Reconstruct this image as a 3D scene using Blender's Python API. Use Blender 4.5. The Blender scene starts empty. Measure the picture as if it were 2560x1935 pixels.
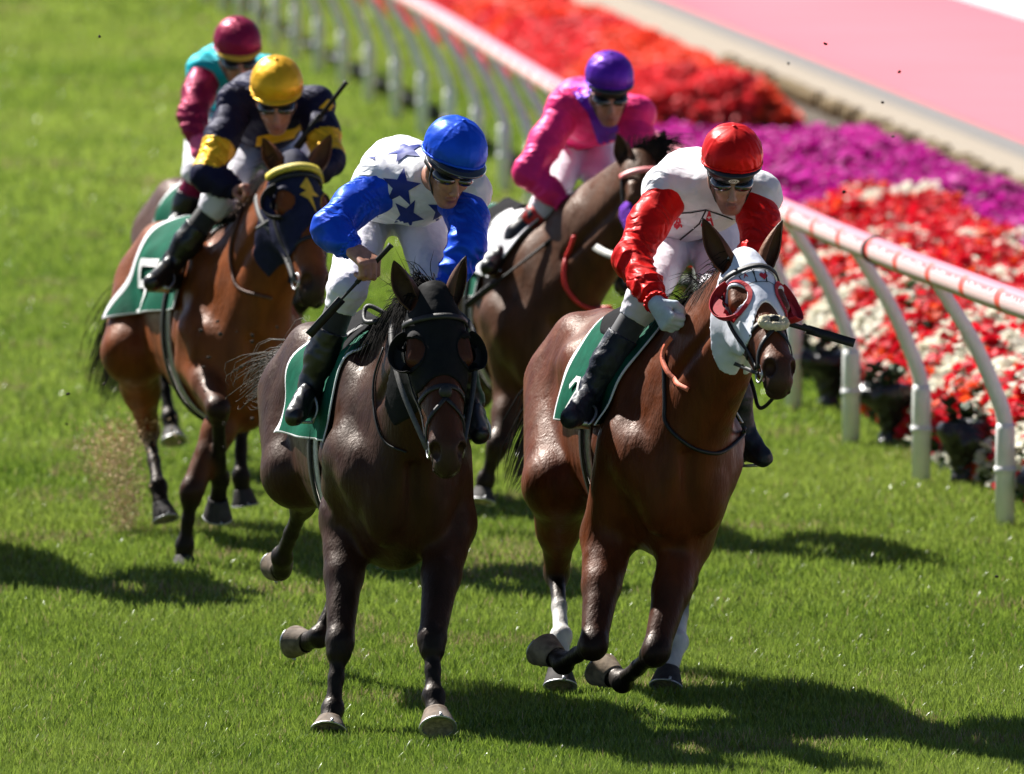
import bpy, bmesh, math, random
import numpy as np
from mathutils import Vector, Matrix
from mathutils.bvhtree import BVHTree

# ------------------------------------------------------------------ camera, sky, sun
scene = bpy.context.scene
CAM_H, PITCH, FPX = 4.47, math.atan(2067.5 / 24768.0), 24768.0
cam_data = bpy.data.cameras.new('camera')
cam = bpy.data.objects.new('camera', cam_data)
scene.collection.objects.link(cam)
scene.camera = cam
cam.location = (0, 0, CAM_H)
cam.rotation_euler = (math.pi / 2 - PITCH, 0, 0)
cam_data.sensor_width = 36.0
cam_data.lens = 36.0 * FPX / 2560.0
cam_data.clip_start = 1.0
cam_data.clip_end = 600.0
cam_data.dof.use_dof = True
cam_data.dof.focus_distance = 37.9
cam_data.dof.aperture_fstop = 3.9

SUN_EL, SUN_AZ = math.radians(45.5), math.radians(-43)      # azimuth measured from +Y (away from the camera) towards +X
sdir = Vector((math.sin(SUN_AZ) * math.cos(SUN_EL), math.cos(SUN_AZ) * math.cos(SUN_EL), math.sin(SUN_EL)))
world = bpy.data.worlds.new('World')
scene.world = world
world.use_nodes = True
wn = world.node_tree.nodes
sky = wn.new('ShaderNodeTexSky')
sky.sky_type = 'NISHITA'
sky.sun_disc = False
sky.sun_elevation = SUN_EL
sky.sun_rotation = SUN_AZ
sky.air_density = 0.45
sky.dust_density = 0.3
world.node_tree.links.new(sky.outputs[0], wn['Background'].inputs[0])
wn['Background'].inputs[1].default_value = 0.05
sun_data = bpy.data.lights.new('sun', 'SUN')
sun_data.energy = 5.0
sun_data.angle = math.radians(0.53)
sun_data.color = (1.0, 0.96, 0.9)
sun = bpy.data.objects.new('sun', sun_data)
scene.collection.objects.link(sun)
sun.rotation_euler = (-sdir).to_track_quat('-Z', 'Y').to_euler()
sun.location = (0, 40, 30)
scene.view_settings.view_transform = 'Standard'
scene.view_settings.look = 'None'
scene.view_settings.exposure = 1.2
scene.view_settings.gamma = 1.0

# ------------------------------------------------------------------ small helpers
rng = np.random.default_rng(7)
random.seed(7)
CT, ST = math.cos(PITCH), math.sin(PITCH)


def at(px, py, Y):
    """point of the place seen at pixel (px, py) of the 2560 px wide photograph, at distance Y"""
    a, b = (px - 1280.0) / FPX, (967.5 - py) / FPX
    d = Vector((a, CT + b * ST, -ST + b * CT))
    t = Y / d.y
    return np.array([a * t, Y, CAM_H + d.z * t])


def V(*a):
    return np.array(a, dtype=float)


def unit(v):
    v = np.asarray(v, dtype=float)
    return v / max(np.linalg.norm(v), 1e-9)


def link(o, parent=None):
    scene.collection.objects.link(o)
    if parent is not None:
        o.parent = parent
    return o


def tag(o, label=None, cat=None, group=None, kind=None):
    if label: o['label'] = label
    if cat: o['category'] = cat
    if group: o['group'] = group
    if kind: o['kind'] = kind
    return o


def thing(name, label, cat, group=None, loc=(0, 0, 0)):
    o = bpy.data.objects.new(name, None)
    o.empty_display_size = 0.2
    link(o)
    o.location = loc
    return tag(o, label, cat, group)


def mesh_obj(name, verts, faces, mat=None, parent=None, smooth=True, mats=None, midx=None):
    """one mesh object; vertices are world coordinates and its parent (an Empty) stands at the thing's base"""
    me = bpy.data.meshes.new(name)
    verts = np.asarray(verts, dtype=np.float32)
    off = V(0, 0, 0)
    if parent is not None:
        p = parent
        while p is not None:
            off = off + np.array(p.location)
            p = p.parent
        verts = verts - off.astype(np.float32)
    if isinstance(faces, np.ndarray):
        n, k = faces.shape
        me.vertices.add(len(verts))
        me.vertices.foreach_set('co', verts.ravel())
        me.loops.add(n * k)
        me.loops.foreach_set('vertex_index', faces.astype(np.int32).ravel())
        me.polygons.add(n)
        me.polygons.foreach_set('loop_start', np.arange(0, n * k, k, dtype=np.int32))
        me.polygons.foreach_set('loop_total', np.full(n, k, dtype=np.int32))
    else:
        me.from_pydata([tuple(float(c) for c in v) for v in verts], [], [tuple(int(i) for i in f) for f in faces])
    if mats:
        for m in mats: me.materials.append(m)
    elif mat:
        me.materials.append(mat)
    if midx is not None:
        me.polygons.foreach_set('material_index', np.asarray(midx, dtype=np.int32))
    me.polygons.foreach_set('use_smooth', np.full(len(me.polygons), smooth))
    me.update(calc_edges=True)
    me.validate()
    o = bpy.data.objects.new(name, me)
    link(o, parent)
    return o


def set_col(o, cols):
    at_ = o.data.color_attributes.new('Col', 'FLOAT_COLOR', 'POINT')
    c = np.ones((len(o.data.vertices), 4), dtype=np.float32)
    c[:, :3] = cols
    at_.data.foreach_set('color', c.ravel())


class Geo:
    """collects tubes, boxes and sheets that make up ONE part"""
    def __init__(s):
        s.v, s.f = [], []

    def add(s, v, f):
        n = sum(len(a) for a in s.v)
        s.v.append(np.asarray(v, dtype=float))
        s.f += [tuple(int(i) + n for i in q) for q in f]

    def tube(s, pts, r, seg=8, cap=True, flat=None):
        """round tube along pts; flat=(axis, factor) squashes the section along a world axis"""
        pts = [np.asarray(p, dtype=float) for p in pts]
        n = len(pts)
        rs = r if hasattr(r, '__len__') else [r] * n
        ref = V(0, 0, 1)
        if abs(unit(pts[-1] - pts[0]) @ ref) > .9: ref = V(0, 1, 0)
        vs, fs = [], []
        u = None
        for i in range(n):
            t = unit(pts[min(i + 1, n - 1)] - pts[max(i - 1, 0)])
            if u is None: u = unit(np.cross(t, ref))
            u = unit(u - t * (u @ t))
            w = np.cross(t, u)
            for k in range(seg):
                a = 2 * math.pi * k / seg
                o = (u * math.cos(a) + w * math.sin(a)) * rs[i]
                if flat is not None:
                    o = o - flat[0] * (o @ flat[0]) * (1 - flat[1])
                vs.append(pts[i] + o)
        for i in range(n - 1):
            for k in range(seg):
                a, b = i * seg + k, i * seg + (k + 1) % seg
                fs.append((a, b, b + seg, a + seg))
        if cap:
            fs.append(tuple(range(seg))[::-1])
            fs.append(tuple((n - 1) * seg + k for k in range(seg)))
        s.add(vs, fs)
        return s

    def strap(s, pts, nrm, w, t=.004):
        """flat strap through pts, nrm = outward normal(s), width w, thickness t"""
        pts = [np.asarray(p, dtype=float) for p in pts]
        n = len(pts)
        vs, fs = [], []
        for i in range(n):
            d = unit(pts[min(i + 1, n - 1)] - pts[max(i - 1, 0)])
            nn = unit(nrm[i] if isinstance(nrm, list) else nrm)
            nn = unit(nn - d * (nn @ d))
            sd = np.cross(d, nn)
            for a, b in ((-1, 0), (1, 0), (1, 1), (-1, 1)):
                vs.append(pts[i] + sd * a * w / 2 + nn * (b * t - t / 2))
        for i in range(n - 1):
            for k in range(4):
                a, b = i * 4 + k, i * 4 + (k + 1) % 4
                fs.append((a, b, b + 4, a + 4))
        fs.append((3, 2, 1, 0))
        fs.append(tuple((n - 1) * 4 + k for k in range(4)))
        s.add(vs, fs)
        return s

    def ball(s, c, r, seg=12, ax=(1, 1, 1)):
        vs, fs = [], []
        rings = seg // 2
        for i in range(rings + 1):
            th = math.pi * i / rings
            for k in range(seg):
                a = 2 * math.pi * k / seg
                vs.append(np.asarray(c) + r * V(math.sin(th) * math.cos(a) * ax[0], math.sin(th) * math.sin(a) * ax[1], math.cos(th) * ax[2]))
        for i in range(rings):
            for k in range(seg):
                a, b = i * seg + k, i * seg + (k + 1) % seg
                fs.append((a, a + seg, b + seg, b))
        s.add(vs, fs)
        return s

    def build(s, name, mat, parent=None, smooth=True):
        return mesh_obj(name, np.concatenate(s.v), s.f, mat, parent, smooth)


def bez(pts, n=24):
    """Catmull-Rom curve through pts"""
    P = [np.asarray(p, dtype=float) for p in pts]
    P = [2 * P[0] - P[1]] + P + [2 * P[-1] - P[-2]]
    m = len(P) - 3
    out = []
    for i in range(n + 1):
        t = m * i / n
        k = min(int(t), m - 1)
        t -= k
        a, b, c, d = P[k:k + 4]
        out.append(.5 * ((2 * b) + (c - a) * t + (2 * a - 5 * b + 4 * c - d) * t * t + (3 * b - a - 3 * c + d) * t ** 3))
    return out


# ------------------------------------------------------------------ materials
def new_mat(name):
    m = bpy.data.materials.new(name)
    m.use_nodes = True
    return m, m.node_tree.nodes, m.node_tree.links, m.node_tree.nodes['Principled BSDF']


def nd(N, t, **kw):
    n = N.new(t)
    for k, v in kw.items():
        if k.startswith('i_'):
            n.inputs[int(k[2:])].default_value = v
        else:
            setattr(n, k, v)
    return n


def noise_mix(N, L, col_a, col_b, scale, detail=3, lo=.35, hi=.65, coord='Object', stretch=None):
    tc = N.new('ShaderNodeTexCoord')
    src = tc.outputs[coord]
    if stretch:
        mp = N.new('ShaderNodeMapping')
        mp.inputs['Scale'].default_value = stretch
        L.new(src, mp.inputs[0])
        src = mp.outputs[0]
    nz = nd(N, 'ShaderNodeTexNoise')
    nz.inputs['Scale'].default_value = scale
    nz.inputs['Detail'].default_value = detail
    L.new(src, nz.inputs['Vector'])
    cr = N.new('ShaderNodeValToRGB')
    cr.color_ramp.elements[0].position = lo
    cr.color_ramp.elements[1].position = hi
    cr.color_ramp.elements[0].color = (*col_a, 1)
    cr.color_ramp.elements[1].color = (*col_b, 1)
    L.new(nz.outputs[0], cr.inputs[0])
    return cr.outputs[0], nz.outputs[0], src


def add_bump(N, L, B, src, strength, dist, scale, detail=4, stretch=None, distort=0.0):
    s = src
    if stretch:
        mp = N.new('ShaderNodeMapping')
        mp.inputs['Scale'].default_value = stretch
        L.new(src, mp.inputs[0])
        s = mp.outputs[0]
    nz = N.new('ShaderNodeTexNoise')
    nz.inputs['Scale'].default_value = scale
    nz.inputs['Detail'].default_value = detail
    nz.inputs['Distortion'].default_value = distort
    L.new(s, nz.inputs['Vector'])
    b = N.new('ShaderNodeBump')
    b.inputs['Strength'].default_value = strength
    b.inputs['Distance'].default_value = dist
    L.new(nz.outputs[0], b.inputs['Height'])
    old = B.inputs['Normal'].links
    if old: L.new(old[0].from_socket, b.inputs['Normal'])
    L.new(b.outputs[0], B.inputs['Normal'])


def mat_simple(name, col, rough=.5, metal=0.0, var=.15, scale=12, bump=0, bscale=60, spec=.5, sheen=0, coat=0, stretch=None):
    m, N, L, B = new_mat(name)
    a = tuple(c * (1 - var) for c in col)
    b = tuple(min(1, c * (1 + var)) for c in col)
    out, nz, src = noise_mix(N, L, a, b, scale)
    L.new(out, B.inputs['Base Color'])
    B.inputs['Roughness'].default_value = rough + .13
    B.inputs['Metallic'].default_value = metal
    B.inputs['Anisotropic'].default_value = .45
    B.inputs['Specular IOR Level'].default_value = spec
    B.inputs['Sheen Weight'].default_value = sheen
    B.inputs['Coat Weight'].default_value = coat
    if bump: add_bump(N, L, B, src, 1.0, bump, bscale, stretch=stretch)
    return m


def mat_silk(name, col, rough=.34, fold=.005, metal=.28):
    """satin cloth: coloured sheen, smooth panels, thin creases gathered in places"""
    m, N, L, B = new_mat(name)
    out, nz, src = noise_mix(N, L, tuple(c * .85 for c in col), tuple(min(1, c * 1.1) for c in col), 9)
    L.new(out, B.inputs['Base Color'])
    B.inputs['Roughness'].default_value = rough + .13
    B.inputs['Metallic'].default_value = metal
    B.inputs['Anisotropic'].default_value = .45
    B.inputs['Specular IOR Level'].default_value = .4
    B.inputs['Specular Tint'].default_value = (*[min(1, .3 + c) for c in col], 1)
    add_bump(N, L, B, src, 1.0, fold * 1.8, 5, detail=2.5, stretch=(1, 1, 1.7), distort=1.0)
    add_bump(N, L, B, src, 1.0, .0004, 350, detail=1)
    # creases: distorted waves, only where a second noise allows them
    wv = nd(N, 'ShaderNodeTexWave', wave_type='BANDS', bands_direction='DIAGONAL', wave_profile='TRI')
    wv.inputs['Scale'].default_value = 9
    wv.inputs['Distortion'].default_value = 9
    wv.inputs['Detail'].default_value = 2
    wv.inputs['Detail Scale'].default_value = 1.4
    L.new(src, wv.inputs['Vector'])
    mk = nd(N, 'ShaderNodeTexNoise')
    mk.inputs['Scale'].default_value = 6
    L.new(src, mk.inputs['Vector'])
    mr = nd(N, 'ShaderNodeMapRange')
    mr.inputs['From Min'].default_value = .42
    mr.inputs['From Max'].default_value = .60
    L.new(mk.outputs[0], mr.inputs['Value'])
    mu = nd(N, 'ShaderNodeMath', operation='MULTIPLY')
    L.new(wv.outputs['Fac'], mu.inputs[0])
    L.new(mr.outputs[0], mu.inputs[1])
    b = N.new('ShaderNodeBump')
    b.inputs['Distance'].default_value = fold * 1.1
    L.new(mu.outputs[0], b.inputs['Height'])
    L.new(B.inputs['Normal'].links[0].from_socket, b.inputs['Normal'])
    L.new(b.outputs[0], B.inputs['Normal'])
    return m


def mat_coat(name, rough=.42):
    """horse coat: colour from the body mesh's own markings, fine hair grain, damp shine, veins"""
    m, N, L, B = new_mat(name)
    ca = nd(N, 'ShaderNodeVertexColor', layer_name='Col')
    tc = N.new('ShaderNodeTexCoord')
    mp = N.new('ShaderNodeMapping')
    mp.inputs['Scale'].default_value = (1, 1, .35)
    L.new(tc.outputs['Object'], mp.inputs[0])
    nz = N.new('ShaderNodeTexNoise')
    nz.inputs['Scale'].default_value = 14
    nz.inputs['Detail'].default_value = 6
    L.new(mp.outputs[0], nz.inputs['Vector'])
    mr = nd(N, 'ShaderNodeMapRange')
    mr.inputs['From Min'].default_value = .3
    mr.inputs['From Max'].default_value = .7
    mr.inputs['To Min'].default_value = .72
    mr.inputs['To Max'].default_value = 1.3
    L.new(nz.outputs[0], mr.inputs['Value'])
    mx = nd(N, 'ShaderNodeMix', data_type='RGBA', blend_type='MULTIPLY')
    mx.inputs[0].default_value = 1
    L.new(ca.outputs[0], mx.inputs[6])
    L.new(mr.outputs[0], mx.inputs[7])
    L.new(mx.outputs[2], B.inputs['Base Color'])
    rr = nd(N, 'ShaderNodeMapRange')
    rr.inputs['From Min'].default_value = .3
    rr.inputs['From Max'].default_value = .7
    rr.inputs['To Min'].default_value = rough - .09
    rr.inputs['To Max'].default_value = rough + .16
    nz2 = N.new('ShaderNodeTexNoise')
    nz2.inputs['Scale'].default_value = 16
    nz2.inputs['Detail'].default_value = 4
    L.new(tc.outputs['Object'], nz2.inputs['Vector'])
    L.new(nz2.outputs[0], rr.inputs['Value'])
    L.new(rr.outputs[0], B.inputs['Roughness'])
    B.inputs['Specular IOR Level'].default_value = .22
    B.inputs['Specular Tint'].default_value = (1, .82, .68, 1)
    B.inputs['Sheen Weight'].default_value = .0
    B.inputs['Sheen Roughness'].default_value = .4
    # veins: thin ridges of a distorted voronoi
    wn_ = N.new('ShaderNodeTexNoise')
    wn_.inputs['Scale'].default_value = 5
    L.new(tc.outputs['Object'], wn_.inputs['Vector'])
    ad = nd(N, 'ShaderNodeMix', data_type='RGBA')
    ad.inputs[0].default_value = .12
    L.new(tc.outputs['Object'], ad.inputs[6])
    L.new(wn_.outputs[1], ad.inputs[7])
    add_bump(N, L, B, tc.outputs['Object'], 1.0, .008, 7, detail=3, stretch=(1.6, 1.2, .55), distort=.7)
    add_bump(N, L, B, tc.outputs['Object'], 1.0, .0014, 30, detail=3, stretch=(1.3, 1.3, .5), distort=.8)
    add_bump(N, L, B, tc.outputs['Object'], 1.0, .0022, 110, detail=5, stretch=(1, 1, .3))
    return m


M = {}
M['coat'] = mat_coat('horse coat')
M['skin'] = mat_simple('skin', (.55, .27, .18), .5, var=.12, scale=30, bump=.0006, bscale=250)
M['hoof'] = mat_simple('hoof horn', (.150, .112, .082), .7, var=.35, scale=30, bump=.001, bscale=80, stretch=(1, 1, 4))
M['hoof_dark'] = mat_simple('dark hoof horn', (.035, .03, .028), .65, var=.35, scale=30, bump=.001, bscale=80)
M['sole'] = mat_simple('hoof sole', (.30, .24, .17), .75, var=.4, scale=60, bump=.003, bscale=70)
M['steel'] = mat_simple('steel', (.50, .50, .51), .38, metal=1, var=.1, scale=60)
M['leather'] = mat_simple('black leather', (.012, .0115, .0115), .42, var=.3, scale=50, bump=.0008, bscale=200)
M['brown_leather'] = mat_simple('brown leather', (.11, .045, .025), .45, var=.3, scale=50, bump=.0008, bscale=200)
M['white_leather'] = mat_simple('white strap', (.62, .6, .55), .45, var=.15, scale=60)
M['grey_strap'] = mat_simple('grey webbing', (.10, .095, .09), .5, var=.2, scale=80, bump=.0006, bscale=300)
M['orange_strap'] = mat_simple('orange rubber grip', (.80, .20, .11), .55, var=.12, scale=90, bump=.001, bscale=400)
M['red_strap'] = mat_simple('red rubber strap', (.62, .03, .025), .35, var=.12, scale=90)
M['pink_strap'] = mat_simple('pink browband', (.80, .22, .22), .35, var=.12, scale=90)
M['yellow_cord'] = mat_simple('yellow cord', (.62, .50, .06), .5, var=.3, scale=90, bump=.002, bscale=260)
M['boot'] = mat_simple('patent black boot', (.008, .008, .009), .26, var=.2, scale=30, bump=.0018, bscale=16, spec=.6)
M['legging'] = mat_simple('black stretch cloth', (.018, .018, .020), .7, var=.15, scale=40, sheen=.3)
M['grey_legging'] = mat_simple('charcoal stretch cloth', (.040, .042, .048), .65, var=.15, scale=40, sheen=.3)
M['breeches'] = mat_simple('white breeches', (.74, .72, .78), .6, var=.05, scale=10, bump=.012, bscale=11, spec=.3)
M['white_cloth'] = mat_simple('white cloth', (.78, .78, .80), .6, var=.05, scale=10, bump=.002, bscale=25)
M['green_cloth'] = mat_simple('green saddle cloth', (.002, .085, .048), .75, var=.15, scale=14, bump=.003, bscale=22, spec=.2)
M['dark_cloth'] = mat_simple('black saddle felt', (.012, .012, .013), .85, var=.2, scale=40, bump=.002, bscale=60, spec=.1)
M['goggle'] = mat_simple('dark goggle lens', (.012, .012, .014), .06, var=.1, scale=10, spec=.9, coat=.6)
M['rubber'] = mat_simple('black rubber', (.009, .009, .0095), .5, var=.2, scale=50)
M['rim'] = mat_simple('black helmet shell', (.013, .013, .014), .22, var=.1, scale=30, spec=.7)
M['eye'] = mat_simple('horse eye', (.012, .007, .005), .05, var=.1, scale=30, spec=.9, coat=1)
M['hair'] = mat_simple('black horse hair', (.010, .008, .007), .6, var=.4, scale=40, spec=.2)
M['fleece'] = mat_simple('cream fleece', (.72, .62, .42), .9, var=.12, scale=60, bump=.008, bscale=140)
M['black_hood'] = mat_simple('black hood cloth', (.008, .008, .0085), .7, var=.15, scale=30, bump=.004, bscale=18, spec=.2)
M['navy_hood'] = mat_simple('navy hood cloth', (.014, .015, .042), .65, var=.15, scale=30, bump=.003, bscale=18, spec=.25)
M['white_hood'] = mat_simple('white hood cloth', (.70, .72, .80), .6, var=.04, scale=20, bump=.003, bscale=22)
M['red_cloth'] = mat_simple('red cup cloth', (.40, .006, .016), .6, var=.12, scale=30, bump=.001, bscale=60)
M['black_plastic'] = mat_simple('black gloss plastic', (.012, .012, .013), .22, var=.2, scale=40, bump=.01, bscale=25, spec=.7)
M['purple_fleece'] = mat_simple('purple fleece', (.16, .02, .45), .9, var=.2, scale=60, bump=.006, bscale=120)
M['silk_white'] = mat_silk('white silk', (.78, .78, .81), .5, .004, 0)
M['cap_blue'] = mat_silk('royal blue cap silk', (.010, .085, .70), .27, .0022)
M['cap_red'] = mat_silk('red cap silk', (.68, .010, .008), .27, .0022)
M['cap_gold'] = mat_silk('gold cap silk', (.80, .42, .02), .25, .0022)
M['cap_purple'] = mat_silk('purple cap silk', (.12, .02, .40), .28, .0022)
M['cap_maroon'] = mat_silk('maroon cap silk', (.26, .012, .055), .26, .0022)
M['silk_blue'] = mat_silk('royal blue silk', (.010, .075, .62), .30)
M['silk_red'] = mat_silk('red silk', (.66, .010, .008), .30)
M['silk_pink'] = mat_silk('hot pink silk', (.86, .03, .20), .34, .005, .15)
M['silk_purple'] = mat_silk('purple silk', (.13, .02, .42), .28)
M['silk_navy'] = mat_silk('navy silk', (.014, .014, .042), .45, .005, .2)
M['silk_gold'] = mat_silk('gold silk', (.83, .46, .02), .26)
M['silk_maroon'] = mat_silk('maroon silk', (.26, .014, .06), .26)
M['silk_teal'] = mat_silk('turquoise silk', (.01, .42, .50), .45, .004, .2)
M['glove_grey'] = mat_simple('pale blue glove', (.50, .58, .66), .7, var=.08, scale=40, bump=.001, bscale=150)
M['glove_pink'] = mat_simple('pink glove', (.85, .13, .28), .6, var=.1, scale=40)
M['ink_red'] = mat_simple('red print', (.62, .02, .04), .6, var=.05)
M['ink_black'] = mat_simple('black print', (.02, .02, .022), .6, var=.05)
M['ink_blue'] = mat_simple('blue print', (.005, .022, .22), .5, var=.1)
M['ink_white'] = mat_simple('white print', (.82, .82, .82), .6, var=.03)
M['ink_yellow'] = mat_simple('yellow print', (.72, .75, .06), .6, var=.05)
M['ink_gold'] = mat_simple('gold print', (.72, .44, .03), .5, var=.1)


# ------------------------------------------------------------------ implicit bodies
def disp_fold(x, y, z, amp, fr, seed=0.0):
    """soft wrinkle field"""
    a = np.sin(fr * .5 * (x * .8 + z * .9) + 2.1 * np.sin(fr * .45 * (y - z) + seed) + seed)
    b = np.sin(fr * .9 * (z * .8 - x * .5 + y * .3) + 1.9 * np.sin(fr * .6 * (x + y) + 2 * seed) + 1.3 * np.sin(fr * .37 * (z + x)))
    c = np.sin(fr * 1.3 * (x * .6 + y * .4 - z * .7) + 2.4 * np.sin(fr * .5 * (x - z) + seed * 3))
    return amp * ((1.6 * np.abs(a) - 1) * .55 + (1.6 * np.abs(b) - 1) * .45 + .25 * c)


class SDF:
    def __init__(s):
        s.p = []        # smooth-union primitives
        s.sub = []      # smooth subtractions
        s.clips = []    # hard intersections: function(x, y, z) -> distance
        s.disp = None
        s.grow = 0.0
        s.bounds = None

    def cone(s, a, b, ra, rb, k=.04, col=None, flat=None):
        s.p.append(('c', np.asarray(a, float), np.asarray(b, float), ra, rb, flat, k, col))
        return s

    def ell(s, c, r, R=None, k=.04, col=None):
        s.p.append(('e', np.asarray(c, float), np.asarray(r, float), np.eye(3) if R is None else np.asarray(R, float), None, None, k, col))
        return s

    def cut(s, c, r, R=None, k=.01, col=None):
        s.sub.append(('e', np.asarray(c, float), np.asarray(r, float), np.eye(3) if R is None else np.asarray(R, float), None, None, k, col))
        return s

    def groove(s, a, b, r, k=.04):
        s.sub.append(('c', np.asarray(a, float), np.asarray(b, float), r, r * .6, None, k, None))
        return s

    @staticmethod
    def d1(q, x, y, z):
        if q[0] == 'c':
            _, a, b, ra, rb, flat, _, _ = q
            ab = b - a
            L2 = max(ab @ ab, 1e-9)
            px, py, pz = x - a[0], y - a[1], z - a[2]
            t = np.clip((px * ab[0] + py * ab[1] + pz * ab[2]) / L2, 0, 1)
            px = px - t * ab[0]
            py = py - t * ab[1]
            pz = pz - t * ab[2]
            r = ra + (rb - ra) * t
            if flat is not None:
                w, f = flat
                g = (1 / f - 1) * (px * w[0] + py * w[1] + pz * w[2])
                px = px + g * w[0]
                py = py + g * w[1]
                pz = pz + g * w[2]
                return (np.sqrt(px * px + py * py + pz * pz) - r) * (min(1, f) * .5 + .5)
            return np.sqrt(px * px + py * py + pz * pz) - r
        _, c, r, R, _, _, _, _ = q
        px, py, pz = x - c[0], y - c[1], z - c[2]
        u = [(px * R[i][0] + py * R[i][1] + pz * R[i][2]) for i in range(3)]
        k0 = np.sqrt((u[0] / r[0]) ** 2 + (u[1] / r[1]) ** 2 + (u[2] / r[2]) ** 2)
        k1 = np.sqrt((u[0] / r[0] ** 2) ** 2 + (u[1] / r[1] ** 2) ** 2 + (u[2] / r[2] ** 2) ** 2)
        return k0 * (k0 - 1) / np.maximum(k1, 1e-6)

    @staticmethod
    def bb(q):
        if q[0] == 'c':
            _, a, b, ra, rb, flat, k, _ = q
            r = max(ra, rb) * (max(1, flat[1]) if flat is not None else 1)
            return np.minimum(a, b) - r, np.maximum(a, b) + r
        r = max(q[2])
        return q[1] - r, q[1] + r

    def mesh(s, h, want_col=False, default_col=(.5, .5, .5), smooth=1):
        los, his = zip(*[s.bb(q) for q in s.p])
        g = max(s.grow, 0)
        lo = np.min(los, axis=0) - 3 * h - g
        hi = np.max(his, axis=0) + 3 * h + g
        if s.bounds is not None:
            lo, hi = np.maximum(lo, s.bounds[0]), np.minimum(hi, s.bounds[1])
        n = np.ceil((hi - lo) / h).astype(int) + 1
        ax = [(lo[i] + h * np.arange(n[i])).astype(np.float32) for i in range(3)]
        F = np.full(n, 1.0, dtype=np.float32)
        for q in s.p:
            a, b = s.bb(q)
            m = q[6] + 4 * h + g
            i0 = np.maximum(((a - m - lo) / h).astype(int), 0)
            i1 = np.minimum(((b + m - lo) / h).astype(int) + 2, n)
            if np.any(i1 <= i0): continue
            sl = tuple(slice(i0[i], i1[i]) for i in range(3))
            x = ax[0][sl[0]][:, None, None]
            y = ax[1][sl[1]][None, :, None]
            z = ax[2][sl[2]][None, None, :]
            d = s.d1(q, x, y, z).astype(np.float32)
            o = F[sl]
            k = q[6]
            hh = np.maximum(k - np.abs(o - d), 0) / k
            F[sl] = np.minimum(o, d) - hh * hh * k * .25
        if s.disp is not None:
            band = np.abs(F) < .08
            I = np.nonzero(band)
            F[I] += s.disp(ax[0][I[0]], ax[1][I[1]], ax[2][I[2]]).astype(np.float32)
        F -= s.grow
        for q in s.sub:
            a, b = s.bb(q)
            m = q[6] + 2 * h
            i0 = np.maximum(((a - m - lo) / h).astype(int), 0)
            i1 = np.minimum(((b + m - lo) / h).astype(int) + 2, n)
            if np.any(i1 <= i0): continue
            sl = tuple(slice(i0[i], i1[i]) for i in range(3))
            x = ax[0][sl[0]][:, None, None]
            y = ax[1][sl[1]][None, :, None]
            z = ax[2][sl[2]][None, None, :]
            d = -s.d1(q, x, y, z).astype(np.float32)
            o = F[sl]
            k = q[6]
            hh = np.maximum(k - np.abs(o - d), 0) / k
            F[sl] = np.maximum(o, d) + hh * hh * k * .25
        for c in s.clips:
            F = np.maximum(F, c(ax[0][:, None, None], ax[1][None, :, None], ax[2][None, None, :]).astype(np.float32))
        v, f = nets(F, lo, h)
        if smooth: v = laplace(v, f, smooth)
        if want_col:
            return v, f, s.colors(v, default_col)
        return v, f

    def colors(s, v, default):
        x, y, z = v[:, 0], v[:, 1], v[:, 2]
        acc = np.zeros((len(v), 3))
        W = np.zeros(len(v))
        for q in s.p + s.sub:
            lo, hi = s.bb(q)
            m = np.all((v > lo - .06) & (v < hi + .06), axis=1)
            if not m.any(): continue
            d = s.d1(q, x[m], y[m], z[m])
            if any(q is t for t in s.sub): d = np.abs(d) * 2.5 - .01
            col = default if q[7] is None else q[7]
            w = np.exp(-np.maximum(d, -.03) / .010)
            acc[m] += w[:, None] * np.asarray(col)[None, :]
            W[m] += w
        W = np.maximum(W, 1e-9)
        out = acc / W[:, None]
        out[W < 1e-8] = default
        return out


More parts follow.
